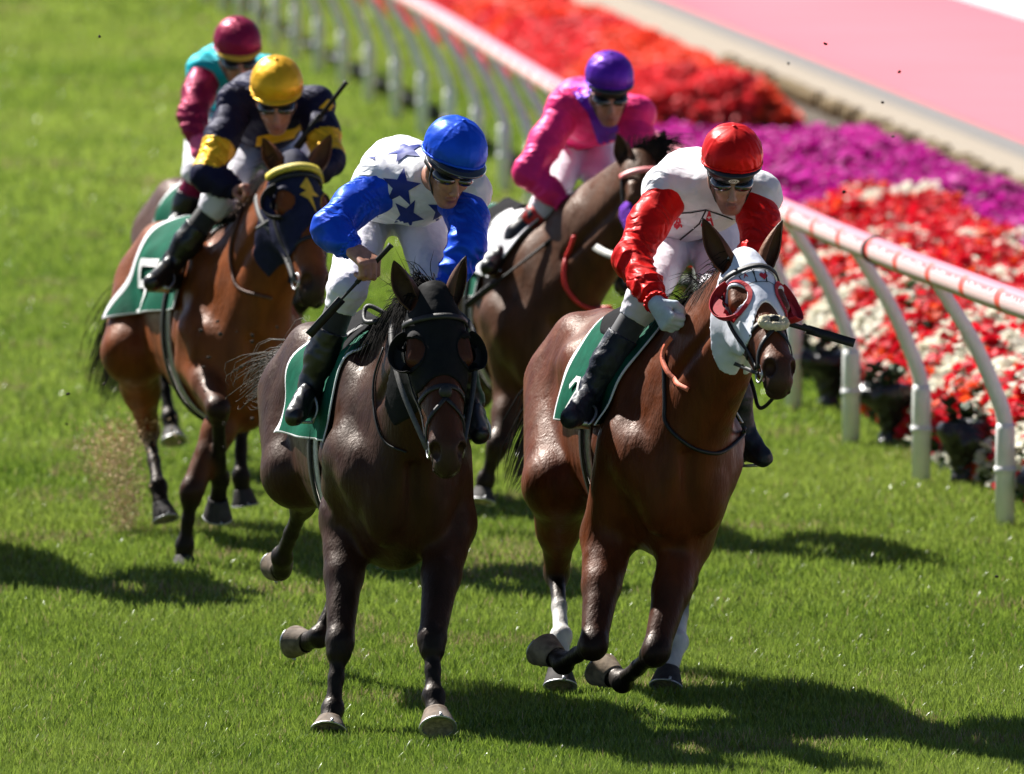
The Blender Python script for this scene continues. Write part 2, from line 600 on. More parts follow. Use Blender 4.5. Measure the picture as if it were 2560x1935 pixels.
def nets(F, lo, h):
    """naive surface nets"""
    S = F < 0
    c = S[:-1, :-1, :-1].astype(np.int8)
    c = c + S[1:, :-1, :-1] + S[:-1, 1:, :-1] + S[:-1, :-1, 1:] + S[1:, 1:, :-1] + S[1:, :-1, 1:] + S[:-1, 1:, 1:] + S[1:, 1:, 1:]
    act = (c > 0) & (c < 8)
    I = np.array(np.nonzero(act)).T
    idx = np.full(act.shape, -1, dtype=np.int32)
    idx[tuple(I.T)] = np.arange(len(I))
    pos = np.zeros((len(I), 3))
    cnt = np.zeros(len(I))
    corners = [(0, 0, 0), (1, 0, 0), (0, 1, 0), (0, 0, 1), (1, 1, 0), (1, 0, 1), (0, 1, 1), (1, 1, 1)]
    vals = {k: F[I[:, 0] + k[0], I[:, 1] + k[1], I[:, 2] + k[2]] for k in corners}
    for a in corners:
        for ax in range(3):
            if a[ax]: continue
            b = list(a)
            b[ax] = 1
            b = tuple(b)
            va, vb = vals[a], vals[b]
            m = (va < 0) != (vb < 0)
            t = va[m] / (va[m] - vb[m])
            p = np.tile(np.array(a, float), (m.sum(), 1))
            p[:, ax] = t
            pos[m] += p
            cnt[m] += 1
    pos = lo + h * (I + pos / np.maximum(cnt, 1)[:, None])
    faces = []
    for ax in range(3):
        sl0 = [slice(None)] * 3
        sl1 = [slice(None)] * 3
        sl0[ax] = slice(0, -1)
        sl1[ax] = slice(1, None)
        A, B = S[tuple(sl0)], S[tuple(sl1)]
        E = np.array(np.nonzero(A != B)).T
        o1, o2 = [(1, 2), (2, 0), (0, 1)][ax]
        E = E[(E[:, o1] > 0) & (E[:, o2] > 0) & (E[:, o1] < S.shape[o1] - 1) & (E[:, o2] < S.shape[o2] - 1)]
        inside = A[tuple(E.T)]

        def cell(d1, d2):
            q = E.copy()
            q[:, o1] -= d1
            q[:, o2] -= d2
            return idx[tuple(q.T)]
        q = np.stack([cell(1, 1), cell(0, 1), cell(0, 0), cell(1, 0)], axis=1)
        q[~inside] = q[~inside][:, ::-1]
        faces.append(q)
    f = np.concatenate(faces)
    f = f[(f >= 0).all(axis=1)]
    return pos, f


def laplace(v, f, it):
    e = np.concatenate([f[:, [0, 1]], f[:, [1, 2]], f[:, [2, 3]], f[:, [3, 0]]])
    n = len(v)
    deg = np.bincount(e.ravel(), minlength=n).astype(float)
    for _ in range(it):
        s = np.zeros_like(v)
        for k in range(3):
            s[:, k] = np.bincount(e[:, 0], weights=v[e[:, 1], k], minlength=n) + np.bincount(e[:, 1], weights=v[e[:, 0], k], minlength=n)
        v = v * .4 + .6 * s / np.maximum(deg, 1)[:, None]
    return v


def frame(a, n):
    """orthonormal rows: along a, outward n, and their cross product"""
    a = unit(a)
    n = unit(np.asarray(n, float) - a * (np.asarray(n, float) @ a))
    return np.array([a, n, np.cross(a, n)])


def bvh_of(o):
    off = V(0, 0, 0)
    p = o.parent
    while p is not None:
        off = off + np.array(p.location)
        p = p.parent
    me = o.data
    co = np.zeros(len(me.vertices) * 3, dtype=np.float32)
    me.vertices.foreach_get('co', co)
    co = co.reshape(-1, 3) + off
    return BVHTree.FromPolygons([tuple(map(float, c)) for c in co], [tuple(p.vertices) for p in me.polygons])


def decal(name, polys, org, u, w, bvh, mat, parent, off=.003, cell=.012, depth=.6):
    """flat printed shapes (polygons in metres in the plane u, w at org) laid onto a surface along -normal"""
    bm = bmesh.new()
    for poly in polys:
        vs = [bm.verts.new((p[0], p[1], 0)) for p in poly]
        es = [bm.edges.new((vs[i], vs[(i + 1) % len(vs)])) for i in range(len(vs))]
        bmesh.ops.triangle_fill(bm, edges=es, use_beauty=True)
    for _ in range(5):
        long = [e for e in bm.edges if e.calc_length() > cell]
        if not long: break
        bmesh.ops.subdivide_edges(bm, edges=long, cuts=1)
        bmesh.ops.triangulate(bm, faces=[f for f in bm.faces if len(f.verts) > 3])
    u, w = unit(u), unit(w)
    nrm = unit(np.cross(u, w))
    verts, ok = [], []
    for v in bm.verts:
        p = org + u * v.co.x + w * v.co.y
        hit = bvh.ray_cast(Vector(p + nrm * depth * .5), Vector(-nrm), depth)
        if hit[0] is None:
            ok.append(False)
            verts.append(p)
        else:
            ok.append(True)
            verts.append(np.array(hit[0]) + nrm * off)
    bm.verts.index_update()
    faces = [tuple(v.index for v in f.verts) for f in bm.faces if all(ok[v.index] for v in f.verts)]
    bm.free()
    if not faces: return None
    return mesh_obj(name, verts, faces, mat, parent)


def star_poly(r, n=5, rot=0, inner=.42):
    return [(r * (1 if i % 2 == 0 else inner) * math.sin(rot + math.pi * i / n), r * (1 if i % 2 == 0 else inner) * math.cos(rot + math.pi * i / n)) for i in range(2 * n)]


def heart_poly(r, n=20):
    out = []
    for i in range(n):
        t = 2 * math.pi * i / n
        out.append((r * .95 * math.sin(t) ** 3, r * (13 * math.cos(t) - 5 * math.cos(2 * t) - 2 * math.cos(3 * t) - math.cos(4 * t)) / 16))
    return out


def line_polys(pts, w):
    out = []
    for a, b in zip(pts[:-1], pts[1:]):
        a, b = np.array(a, float), np.array(b, float)
        d = (b - a) / max(np.linalg.norm(b - a), 1e-9)
        q = np.array([-d[1], d[0]]) * w / 2
        e = d * w * .4
        out.append([tuple(a - e + q), tuple(b + e + q), tuple(b + e - q), tuple(a - e - q)])
    return out


def glyph(ch, h, w=None):
    """stroke letters and digits as polygons, height h, centred"""
    t = h * .16
    x, y = h * .32, h / 2
    S = {'A': [[(-x, -y), (0, y), (x, -y)], [(-x * .55, -y * .2), (x * .55, -y * .2)]],
         'G': [[(x, y * .6), (x * .3, y), (-x * .5, y), (-x, y * .3), (-x, -y * .3), (-x * .5, -y), (x * .4, -y), (x, -y * .4), (x, 0), (x * .2, 0)]],
         'P': [[(-x, -y), (-x, y), (x * .5, y), (x, y * .55), (x * .5, 0), (-x, 0)]],
         '1': [[(-x * .5, y * .6), (0, y), (0, -y)]],
         '2': [[(-x, y * .6), (-x * .3, y), (x * .6, y), (x, y * .4), (-x, -y), (x, -y)]],
         '3': [[(-x, y), (x, y), (0, y * .15), (x * .8, -y * .1), (x, -y * .6), (x * .2, -y), (-x, -y * .8)]],
         '5': [[(x, y), (-x, y), (-x, y * .15), (x * .5, y * .15), (x, -y * .3), (x * .5, -y), (-x, -y)]],
         '7': [[(-x, y), (x, y), (-x * .2, -y)]]}[ch]
    out = []
    for s in S: out += line_polys(s, t)
    return out


# ------------------------------------------------------------------ horses
BLACKISH = (.008, .006, .005)


class Horse:
    pass


def build_horse(label, O, yaw, zt, legs, head, coat, points=BLACKISH, res=.0075, socks=None, name='racehorse', sc=1.06,
                muzzle=None, hoof_mats=None, head_col=None, hoof_size=1.0):
    """O: ground point under the withers. legs: FL, FR, HL, HR -> joint points. head: poll, muzzle, lateral vector"""
    H = Horse()
    fw = V(math.sin(yaw), -math.cos(yaw), 0)
    rt = V(math.cos(yaw), math.sin(yaw), 0)
    up = V(0, 0, 1)
    H.fw, H.rt, H.O = fw, rt, O
    root = thing(name, label, 'horse', 'racehorses galloping down the track', tuple(O))
    H.root = root

    def P(f, s, z):      # z measured from the top line
        return O + fw * f * sc + rt * s * sc + up * (zt + z * sc)
    H.P = P
    Rm = np.array([fw, rt, up])
    S = SDF()
    fl = (rt, .80)
    # barrel, loin and croup
    S.cone(P(.12, 0, -.40), P(-.22, 0, -.40), .355 * sc, .365 * sc, .05, flat=(rt, .535))
    S.cone(P(-.28, 0, -.40), P(-.62, 0, -.37), .36 * sc, .345 * sc, .14, flat=(rt, .625))
    S.cone(P(-.50, 0, -.36), P(-.95, 0, -.30), .335 * sc, .265 * sc, .08, flat=(rt, .70))
    S.cone(P(.03, 0, -.085), P(-.38, 0, -.10), .07 * sc, .06 * sc, .16)
    S.cone(P(-.35, 0, -.10), P(-.90, 0, -.07), .07 * sc, .06 * sc, .14)
    S.ell(P(.18, 0, -.64), (.24 * sc, .16 * sc, .18 * sc), Rm, .10)
    S.ell(P(.36, 0, -.50), (.15 * sc, .20 * sc, .20 * sc), Rm, .08)
    for s in (-1, 1):
        # shoulder blade, shoulder point, breast, triceps
        S.ell(P(.15, s * .138, -.34), (.14 * sc, .072 * sc, .34 * sc), frame_tilt(fw, rt, up, .38), .04)
        S.ell(P(.33, s * .150, -.46), (.10 * sc, .082 * sc, .14 * sc), Rm, .03)
        S.ell(P(.40, s * .085, -.56), (.09 * sc, .080 * sc, .155 * sc), Rm, .022)
        S.ell(P(.05, s * .158, -.50), (.16 * sc, .078 * sc, .15 * sc), Rm, .025)
        S.cone(P(.18, s * .150, -.20), P(.34, s * .19, -.46), .025 * sc, .04 * sc, .05)
        S.cone(P(-.02, s * .15, -.18), P(-.02, s * .19, -.42), .05 * sc, .05 * sc, .06)
        S.cone(P(-.80, s * .17, -.20), P(-.93, s * .195, -.52), .045 * sc, .05 * sc, .05)
        for q_ in range(5):
            S.cone(P(-.30 - .075 * q_, s * .182, -.28), P(-.27 - .075 * q_, s * .195, -.52), .030 * sc, .026 * sc, .022)
        # quarters
        S.ell(P(-.88, s * .108, -.22), (.27 * sc, .118 * sc, .22 * sc), Rm, .05)
        S.ell(P(-1.13, s * .108, -.36), (.18 * sc, .108 * sc, .25 * sc), Rm, .035)
        S.ell(P(-.62, s * .17, -.17), (.08 * sc, .06 * sc, .07 * sc), Rm, .09)
    S.cone(P(-1.12, 0, -.12), P(-1.30, 0, -.22), .07 * sc, .045 * sc, .06)
    S.groove(P(.515, 0, -.42), P(.48, 0, -.68), .010, .07)
    for s in (-1, 1):
        S.groove(P(-.10, s * .245, -.42), P(.16, s * .25, -.60), .006, .05)
        S.groove(P(-1.02, s * .235, -.22), P(-1.10, s * .24, -.56), .010, .04)
    # neck
    poll, muz, lat = [np.asarray(q, float) for q in head[:3]]
    a = unit(muz - poll)
    HR = frame(a, np.cross(unit(lat), a))         # rows: down the face, out of the forehead, lateral
    if (HR[1] @ V(0, -1, .2)) < 0: HR = np.array([HR[0], -HR[1], HR[2]])
    hl = unit(lat - a * (lat @ a))
    HR = np.array([a, HR[1], hl])
    LH = np.linalg.norm(muz - poll) / .60
    H.HR, H.LH, H.poll = HR, LH, poll
    n0 = P(.18, 0, -.34)
    throat = poll - HR[1] * .10 * LH + a * .10 * LH
    mid = (n0 + throat) / 2 + up * .02
    nl = unit(np.cross(unit(throat - n0), up))
    S.cone(n0, mid, .27 * sc, .185 * sc, .09, flat=(nl, .66))
    S.cone(mid, throat, .185 * sc, .125 * LH, .05, flat=(nl, .66))
    S.cone(P(.02, 0, -.10), poll - HR[1] * .055 * LH - a * .02, .075 * sc, .055 * LH, .10, flat=(nl, .8))
    S.cone(P(.34, 0, -.42), throat + a * .03, .16 * sc, .085 * LH, .08, flat=(nl, .8))

    for s in (-1, 1):
        S.groove(mid + nl * s * .135 * sc - up * .07, throat + nl * s * .095 - up * .04, .008, .05)

    def Hd(t, n, l):
        return poll + (a * t + HR[1] * n + hl * l) * LH
    H.Hd = Hd
    mz = muzzle or points
    HS = SDF()        # head primitives, reused for the hood
    HS.ell(Hd(.09, -.085, 0), V(.115, .085, .088) * LH, HR, .04)
    HS.ell(Hd(.20, -.065, 0), V(.12, .065, .092) * LH, HR, .04)
    HS.cone(Hd(.22, -.062, 0), Hd(.52, -.055, 0), .070 * LH, .052 * LH, .04)
    HS.cone(Hd(.34, -.056, 0), Hd(.53, -.054, 0), .055 * LH, .046 * LH, .03)
    for s in (-1, 1):
        HS.ell(Hd(.205, -.135, s * .045), V(.125, .105, .042) * LH, HR, .035)
        HS.cone(Hd(.155, -.035, s * .082), Hd(.215, -.045, s * .088), .026 * LH, .030 * LH, .025)
        HS.cone(Hd(.27, -.080, s * .070), Hd(.40, -.075, s * .055), .018 * LH, .012 * LH, .025)
        HS.cone(Hd(.25, -.17, s * .032), Hd(.50, -.125, s * .026), .032 * LH, .026 * LH, .04)
    HS.cone(Hd(.30, -.10, 0), Hd(.50, -.085, 0), .060 * LH, .045 * LH, .04)
    if head_col is not None: HS.p = [q[:7] + (head_col,) for q in HS.p]
    for q in HS.p: S.p.append(q)
    H.head_sdf = HS
    # muzzle: nostrils, lips, chin
    S.ell(Hd(.555, -.060, 0), V(.060, .050, .050) * LH, HR, .035, col=mz)
    S.ell(Hd(.595, -.085, 0), V(.034, .044, .046) * LH, HR, .025, col=mz)
    S.ell(Hd(.575, -.135, 0), V(.036, .030, .036) * LH, HR, .02, col=mz)
    S.ell(Hd(.605, -.122, 0), V(.022, .020, .036) * LH, HR, .012, col=mz)
    for s in (-1, 1):
        S.ell(Hd(.545, -.040, s * .040), V(.044, .026, .024) * LH, HR, .02, col=mz)
        S.cut(Hd(.566, -.034, s * .046), V(.030, .032, .020) * LH, HR, .008, col=(.005, .003, .003))
        S.cone(Hd(.60, -.112, s * .044), Hd(.55, -.108, s * .044), .008 * LH, .008 * LH, .02, col=mz)
        S.cut(Hd(.590, -.108, s * .030), V(.024, .004, .020) * LH, HR, .006, col=(.01, .006, .006))
    # legs
    socks = socks or {}
    hooves = {}
    for nm, J in legs.items():
        fore = nm[0] == 'F'
        s = -1 if nm[1] == 'L' else 1
        j = [np.asarray(q, float) for q in J]
        cc = socks.get(nm, points)
        if fore:
            E, K, T, C, tip = j
            sh = P(.22, s * .155, -.40)
            S.cone(sh, E, .12 * sc, .095 * sc, .06)
            S.cone(E, E * .55 + K * .45, .098, .070, .05)
            S.cone(E * .55 + K * .45, K, .072, .050, .04, col=tuple(.45 * np.array(coat) + .55 * np.array(points)))
            S.ell(E * .72 + K * .28 + unit(np.cross(K - E, rt)) * .0, (.055, .055, .10), frame_axis(K - E), .04)
            S.ell(K, (.057, .055, .068), frame_axis(K - E), .022, col=points)
            u2 = unit(T - K)
            S.ell(K + u2 * .050, (.051, .048, .036), frame_axis(T - K), .015, col=points)
            S.ell(E * .8 + K * .2 + rt * s * .035, (.05, .05, .13), frame_axis(K - E), .02)
            S.ell(E * .8 + K * .2 - rt * s * .035 + fw * .03, (.045, .05, .12), frame_axis(K - E), .02)
            bk = unit(-fw * 1.0 + up * .001 - u2 * ((-fw) @ u2))
        else:
            St, K, T, C, tip = j
            hp = P(-.98, s * .115, -.28)
            S.cone(hp, St, .175 * sc, .135 * sc, .06)
            S.ell(St, (.11 * sc, .13 * sc, .12 * sc), Rm, .05)
            bt = P(-1.22, s * .115, -.42)
            S.cone(bt, K * .45 + St * .55, .12 * sc, .085, .08)
            S.cone(St, St * .45 + K * .55, .115 * sc, .072, .05)
            S.cone(St * .45 + K * .55, K, .072, .046, .04, col=tuple(.6 * np.array(coat) + .4 * np.array(points)))
            S.ell(K, (.050, .050, .072), frame_axis(T - K), .03, col=points)
            u2 = unit(T - K)
            bk = unit(-fw - u2 * ((-fw) @ u2))
            S.cone(K + bk * .04 - u2 * .07, K + u2 * .04 + bk * .012, .026, .026, .03, col=points)
            S.cone(St * .4 + K * .6 + bk * .055, K + bk * .045 - u2 * .06, .018, .016, .03)
        # cannon, tendon, fetlock, pastern
        top = cc if cc is not points else points
        mdp = K * .45 + T * .55
        S.cone(K, mdp, .034, .029, .02, col=points)
        S.cone(mdp, T, .029, .032, .02, col=top)
        S.cone(K + bk * .022 + u2 * .05, mdp + bk * .020, .019, .017, .012, col=points)
        S.cone(mdp + bk * .020, T + bk * .018, .017, .021, .012, col=top)
        S.ell(T, (.047, .046, .047), frame_axis(C - T), .012, col=top)
        S.ell(T + bk * .025, (.024, .026, .026), frame_axis(C - T), .015, col=top)
        S.cone(T, C, .034, .040, .02, col=top)
        hooves[nm] = (C, tip, T)
    v, f, c = S.mesh(res, True, coat, smooth=2)
    # ears keep their own meshes
    body = mesh_obj('body', v, f, M['coat'], root)
    # dorsal darkening is real pigment on the top line and mane bed
    set_col(body, c)
    H.body = body
    H.bvh = bvh_of(body)
    H.sdf = S
    for nm, (C, tip, T) in hooves.items():
        hm = (hoof_mats or {}).get(nm, M['hoof_dark'])
        build_hoof(C, tip, fw, root, hm, T, (.078 if nm[0] == 'F' else .073) * hoof_size, rt)
    return H


def frame_axis(d):
    """rows: two side axes and the axis d last"""
    d = unit(d)
    r = V(1, 0, 0) if abs(d[0]) < .8 else V(0, 1, 0)
    x = unit(np.cross(r, d))
    return np.array([x, np.cross(d, x), d])


def frame_tilt(fw, rt, up, ang):
    c, s = math.cos(ang), math.sin(ang)
    u = unit(up * c - fw * s)
    f = unit(fw * c + up * s)
    return np.array([f, rt, u])


def build_hoof(C, tip, fw, root, mat, T, R, rt):
    """hoof: C = coronet centre, tip = centre of the ground surface, toe points forward of the pastern"""
    ax = unit(tip - C)
    toe = np.cross(ax, rt)      # the toe turns with the hoof about the horse's own cross axis
    if np.linalg.norm(toe) < .2: toe = fw - ax * (fw @ ax)
    toe = unit(toe)
    sd = np.cross(ax, toe)
    L = min(max(np.linalg.norm(tip - C), .06), .088)
    n = 24
    rings = [(-.004, .60, .0), (.0, .66, .0), (.10, .69, .01), (.5, .83, .10), (.93, .985, .20), (1.0, .99, .215)]
    vs, fs = [], []
    for (t, r, sh) in rings:
        for k in range(n):
            an = 2 * math.pi * k / n
            rx = math.cos(an)
            fr = R * r * (1.05 if rx > 0 else .82) * rx + sh * R
            vs.append(C + ax * t * L + toe * fr + sd * R * r * math.sin(an) * .93)
    for i in range(len(rings) - 1):
        for k in range(n):
            a, b = i * n + k, i * n + (k + 1) % n
            fs.append((a, b, b + n, a + n))
    fs.append(tuple(range(n)))
    o = mesh_obj('hoof', vs, fs, mat, root)
    # sole
    sv = [C + ax * L * .97 + toe * .215 * R]
    for k in range(n):
        an = 2 * math.pi * k / n
        rx = math.cos(an)
        sv.append(C + ax * L * .985 + toe * ((1.05 if rx > 0 else .82) * rx * R * .985 + .215 * R) + sd * R * .915 * math.sin(an))
    ring2 = [sv[0] + (p - sv[0]) * .55 - ax * .012 for p in sv[1:]]
    allv = [sv[0] - ax * .006] + sv[1:] + ring2
    sf = []
    for k in range(n):
        a, b = 1 + k, 1 + (k + 1) % n
        sf.append((a, b, b + n, a + n))
        sf.append((0, a + n, b + n))
    mesh_obj('sole', allv, sf, M['sole'], o)
    # horseshoe, open at the heel
    g = Geo()
    pts = []
    for k in range(-9, 10):
        an = k * math.pi * .80 / 9
        rx = math.cos(an)
        pts.append(C + ax * L * 1.0 + toe * ((1.05 if rx > 0 else .82) * rx * R * .90 + .215 * R) + sd * R * .84 * math.sin(an))
    g.strap(pts, [ax] * len(pts), .014, .006)
    g.tube([pts[9] - ax * .014 + toe * .008, pts[9] + ax * .002 + toe * .006], .006, 6)
    g.build('horseshoe', M['steel'], o)


def hair(name, strands, mat, parent, r0=.0018, seg=6, kind=None):
    """many fine tapering locks as three-sided blades; strands: list of point lists"""
    V_, F_ = [], []
    n = 0
    for pts in strands:
        P = np.array(bez(pts, seg))
        m = len(P)
        t = np.gradient(P, axis=0)
        s = np.cross(t, V(.3, 1, .2))
        s /= np.maximum(np.linalg.norm(s, axis=1), 1e-9)[:, None]
        r = (r0 * (1 - np.linspace(0, 1, m) ** 2 * .85))[:, None]
        a, b = P + s * r, P - s * r
        c = P + np.cross(s, t / np.maximum(np.linalg.norm(t, axis=1), 1e-9)[:, None]) * r
        V_.append(np.stack([a, b, c], 1).reshape(-1, 3))
        i = n + 3 * np.arange(m - 1)
        for (p, q) in ((0, 1), (1, 2), (2, 0)):
            F_.append(np.stack([i + p, i + q, i + q + 3, i + p + 3], 1))
        n += 3 * m
    return mesh_obj(name, np.concatenate(V_), np.concatenate(F_), mat, parent)


def build_ear(H, s, tip, coat, parent, length=None, w=.052, open_dir=None):
    """cupped leaf-shaped ear from its base on the poll to the given tip"""
    base = H.Hd(.015, -.055, s * .062)
    ax = unit(tip - base)
    L = np.linalg.norm(tip - base)
    front = open_dir if open_dir is not None else unit(V(s * .45, -1, .1))
    front = unit(front - ax * (front @ ax))
    sd = np.cross(ax, front)
    V_, F_, C_ = [], [], []
    nt, na = 14, 13
    for layer in (0, 1):
        for i in range(nt + 1):
            t = i / nt
            wd = w * (math.sin(math.pi * min(1, (t * .82 + .16))) ** .8) * (1.0 if t < .97 else .5) * (1 - .25 * t)
            if t < .25: wd = w * (.72 + t * 1.0)
            if t > .98: wd = .003
            wrap = 2.5 - .9 * t
            for k in range(na + 1):
                an = (k / na - .5) * 2 * wrap
                rr = wd - layer * .006
                p = base + ax * (t * L + (-.002 if layer else 0)) + sd * rr * math.sin(an) - front * rr * math.cos(an) * .75
                p = p - front * .25 * wd + sd * s * .012 * math.sin(math.pi * t)
                V_.append(p)
                col = np.array(coat) * (.7 if layer else 1.0)
                if t > .82: col = np.array(BLACKISH)
                if layer: col = np.array(coat) * .45 + V(.02, .015, .012)
                C_.append(col)
    W = na + 1
    N1 = (nt + 1) * W
    for layer in (0, 1):
        for i in range(nt):
            for k in range(na):
                a = layer * N1 + i * W + k
                q = (a, a + 1, a + 1 + W, a + W)
                F_.append(q if layer == 0 else q[::-1])
    for i in range(nt):
        for k in (0, na):
            a = i * W + k
            F_.append((a, a + W, a + W + N1, a + N1))
    o = mesh_obj('ear', V_, F_, M['coat'], parent)
    set_col(o, np.array(C_))
    return o


def surf(bvh, p, toward, depth=.5, off=.004):
    """drop a point onto the body: cast from p + toward*depth back along -toward"""
    toward = unit(toward)
    h = bvh.ray_cast(Vector(p + toward * depth), Vector(-toward), depth * 2)
    if h[0] is None: return np.asarray(p, float), toward
    n = np.array(h[1])
    if n @ toward < 0: n = -n
    return np.array(h[0]) + n * off, n


def lay(H, pts, off=.010, n=30, bvh=None):
    """slide a curve onto the body, looking from the front of the horse"""
    out = []
    for p in bez(pts, n):
        q, _ = surf(bvh or H.bvh, p, unit(V(0, 0, CAM_H) - p), .9, off)
        out.append(q)
    return out


def wrap_strap(H, ctr, axis, radial0, a0, a1, w, mat, name, parent, n=28, off=.004, t=.004, bvh=None, slant=0):
    """strap running round the head/body: rays towards ctr in the plane perpendicular to axis"""
    axis = unit(axis)
    r0 = unit(radial0 - axis * (radial0 @ axis))
    r1 = np.cross(axis, r0)
    pts, nr = [], []
    for i in range(n + 1):
        an = a0 + (a1 - a0) * i / n
        d = r0 * math.cos(an) + r1 * math.sin(an)
        p, nn = surf(bvh or H.bvh, ctr + axis * slant * math.cos(an), d, .6, off)
        if np.linalg.norm(p - ctr) > .5: continue
        pts.append(p)
        nr.append(unit(d * .5 + nn * .5))
    g = Geo().strap(pts, nr, w, t)
    return g.build(name, mat, parent)


def drape(H, f0, f1, zside, n_f=26, n_a=30, off=.012, flare=.03, amax=105, rear_drop=0.0, edge=.045):
    """cloth laid over the back: radial rays onto the body; returns verts, faces, uv in [0,1]^2"""
    V_, UV = [], []
    for i in range(n_f + 1):
        u = i / n_f
        f = f0 + (f1 - f0) * u
        for k in range(n_a + 1):
            v = k / n_a * 2 - 1
            am = math.radians(amax + rear_drop * u)
            an = am * v
            ctr = H.P(f - .10 * abs(v) ** 2 * u, 0, -.36)
            d = V(0, 0, 1) * math.cos(an) + H.rt * math.sin(an)
            p, nn = surf(H.bvh, ctr, d, .7, 0)
            if np.linalg.norm(p - ctr) > .6 or np.linalg.norm(p - ctr) < .1:
                p = ctr + d * .33
            lift = off + flare * max(0, abs(v) - .35) ** 2 * (1 + .5 * math.sin(9 * u + 3 * v)) + .006 * abs(v) * math.sin(u * 14 + v * 5)
            V_.append(p + d * lift)
            UV.append((u, v))
    W = n_a + 1
    F_ = np.array([(i * W + k, i * W + k + 1, (i + 1) * W + k + 1, (i + 1) * W + k) for i in range(n_f) for k in range(n_a)])
    V_ = np.array(V_)
    Vs = laplace(V_, F_, 3)
    return Vs, F_, np.array(UV), W


def saddle_cloth(H, parent_label, f0=-.12, f1=-.78, amax=92, number=None, side=-1, col=None, num_mat=None, rear_drop=0, trim=.028, num_h=.17, num_at=(.6, .62), name='saddle_cloth', off=.012):
    V_, F_, UV, W = drape(H, f0, f1, 0, amax=amax, rear_drop=rear_drop, n_f=40, n_a=56, off=off)
    u = UV[:, 0]
    v = UV[:, 1]
    fu = u[F_].mean(axis=1)
    fv = v[F_].mean(axis=1)
    mi = ((fu > 1 - trim * 1.6) | (fu < trim * 1.2) | (np.abs(fv) > 1 - trim * 1.1)).astype(int)
    o = mesh_obj(name, V_, F_, None, H.root, mats=[col or M['green_cloth'], M['white_cloth']], midx=mi)
    md = o.modifiers.new('thickness', 'SOLIDIFY')
    md.thickness = .006
    md.offset = 1
    if number:
        # number printed on the flank in the cloth's own u, v
        iu = int(num_at[0] * 40)
        iv = int((num_at[1] * side * .5 + .5) * 56)
        p0 = V_[iu * W + iv]
        pu = V_[min(iu + 3, 40) * W + iv] - V_[(iu - 3) * W + iv]
        pv = V_[iu * W + iv - 2 * side] - V_[iu * W + iv + 2 * side]
        b = bvh_of(o)
        uu = unit(pu) * 1.0
        ww = unit(pv)
        nn = np.cross(uu, ww)
        if nn @ (H.rt * side) < 0: uu = -uu
        polys = []
        for i, chh in enumerate(number):
            g = glyph(chh, num_h)
            polys += [[(x + (i - (len(number) - 1) / 2) * num_h * .8, y) for x, y in q] for q in g]
        decal('number', polys, p0, uu, ww, b, num_mat or M['ink_white'], o, off=.015, cell=.016, depth=.3)
    return o


def build_hood(H, mat, t_max=.33, name='hood', cheek=.30, notch=.06, res=.006, off=.007, trim_mat=None, eye_r=.053):
    """close-fitting cloth hood over the skull down to t_max on the face, open at eyes and ears"""
    S = SDF()
    S.p = list(H.sdf.p)
    cc = H.Hd(.18, -.10, 0)
    S.bounds = (cc - .42, cc + .42)
    S.grow = off
    S.disp = lambda x, y, z: disp_fold(x, y, z, .0016, 60, .5)
    a, n, l = H.HR
    p0, L = H.poll, H.LH

    def clip(x, y, z):
        dx, dy, dz = x - p0[0], y - p0[1], z - p0[2]
        t = (dx * a[0] + dy * a[1] + dz * a[2]) / L
        nn = (dx * n[0] + dy * n[1] + dz * n[2]) / L
        ll = (dx * l[0] + dy * l[1] + dz * l[2]) / L
        lower = t - (t_max + notch * np.clip(np.abs(ll) / .07, 0, 1) ** 2 + .0 * nn)
        back = -t - .060 + 1.05 * np.maximum(-nn - .05, 0)
        low2 = -(nn + .34)
        return np.maximum(np.maximum(lower, back), low2).astype(np.float32) * L * .9
    S.clips.append(clip)
    for s in (-1, 1):
        S.cut(H.Hd(.195, -.045, s * .100), V(eye_r, eye_r * 1.2, .065) * L, H.HR, .004)
        S.cut(H.Hd(.0, -.055, s * .066), V(.045, .038, .030) * L, H.HR, .004)
    v, f = S.mesh(res, smooth=1)
    o = mesh_obj(name, v, f, mat, H.root)
    return o


def eyes(H, glint=True):
    for s in (-1, 1):
        c = H.Hd(.195, -.052, s * .088)
        Geo().ball(c, .024 * H.LH, 16).build('eye', M['eye'], H.root)
        # lids
        g = Geo()
        for up_ in (-1, 1):
            pts = []
            for k in range(9):
                an = -1.2 + 2.4 * k / 8
                q = c + H.HR[2] * s * .014 * H.LH * math.cos(an) + H.HR[0] * math.sin(an) * .026 * H.LH + H.HR[1] * up_ * .014 * H.LH * math.cos(an)
                pts.append(q)
            g.tube(pts, .007 * H.LH, 6)
        o = g.build('eyelid', M['coat'], H.root)
        set_col(o, np.tile(np.array(H.coat) * .3, (len(o.data.vertices), 1)))


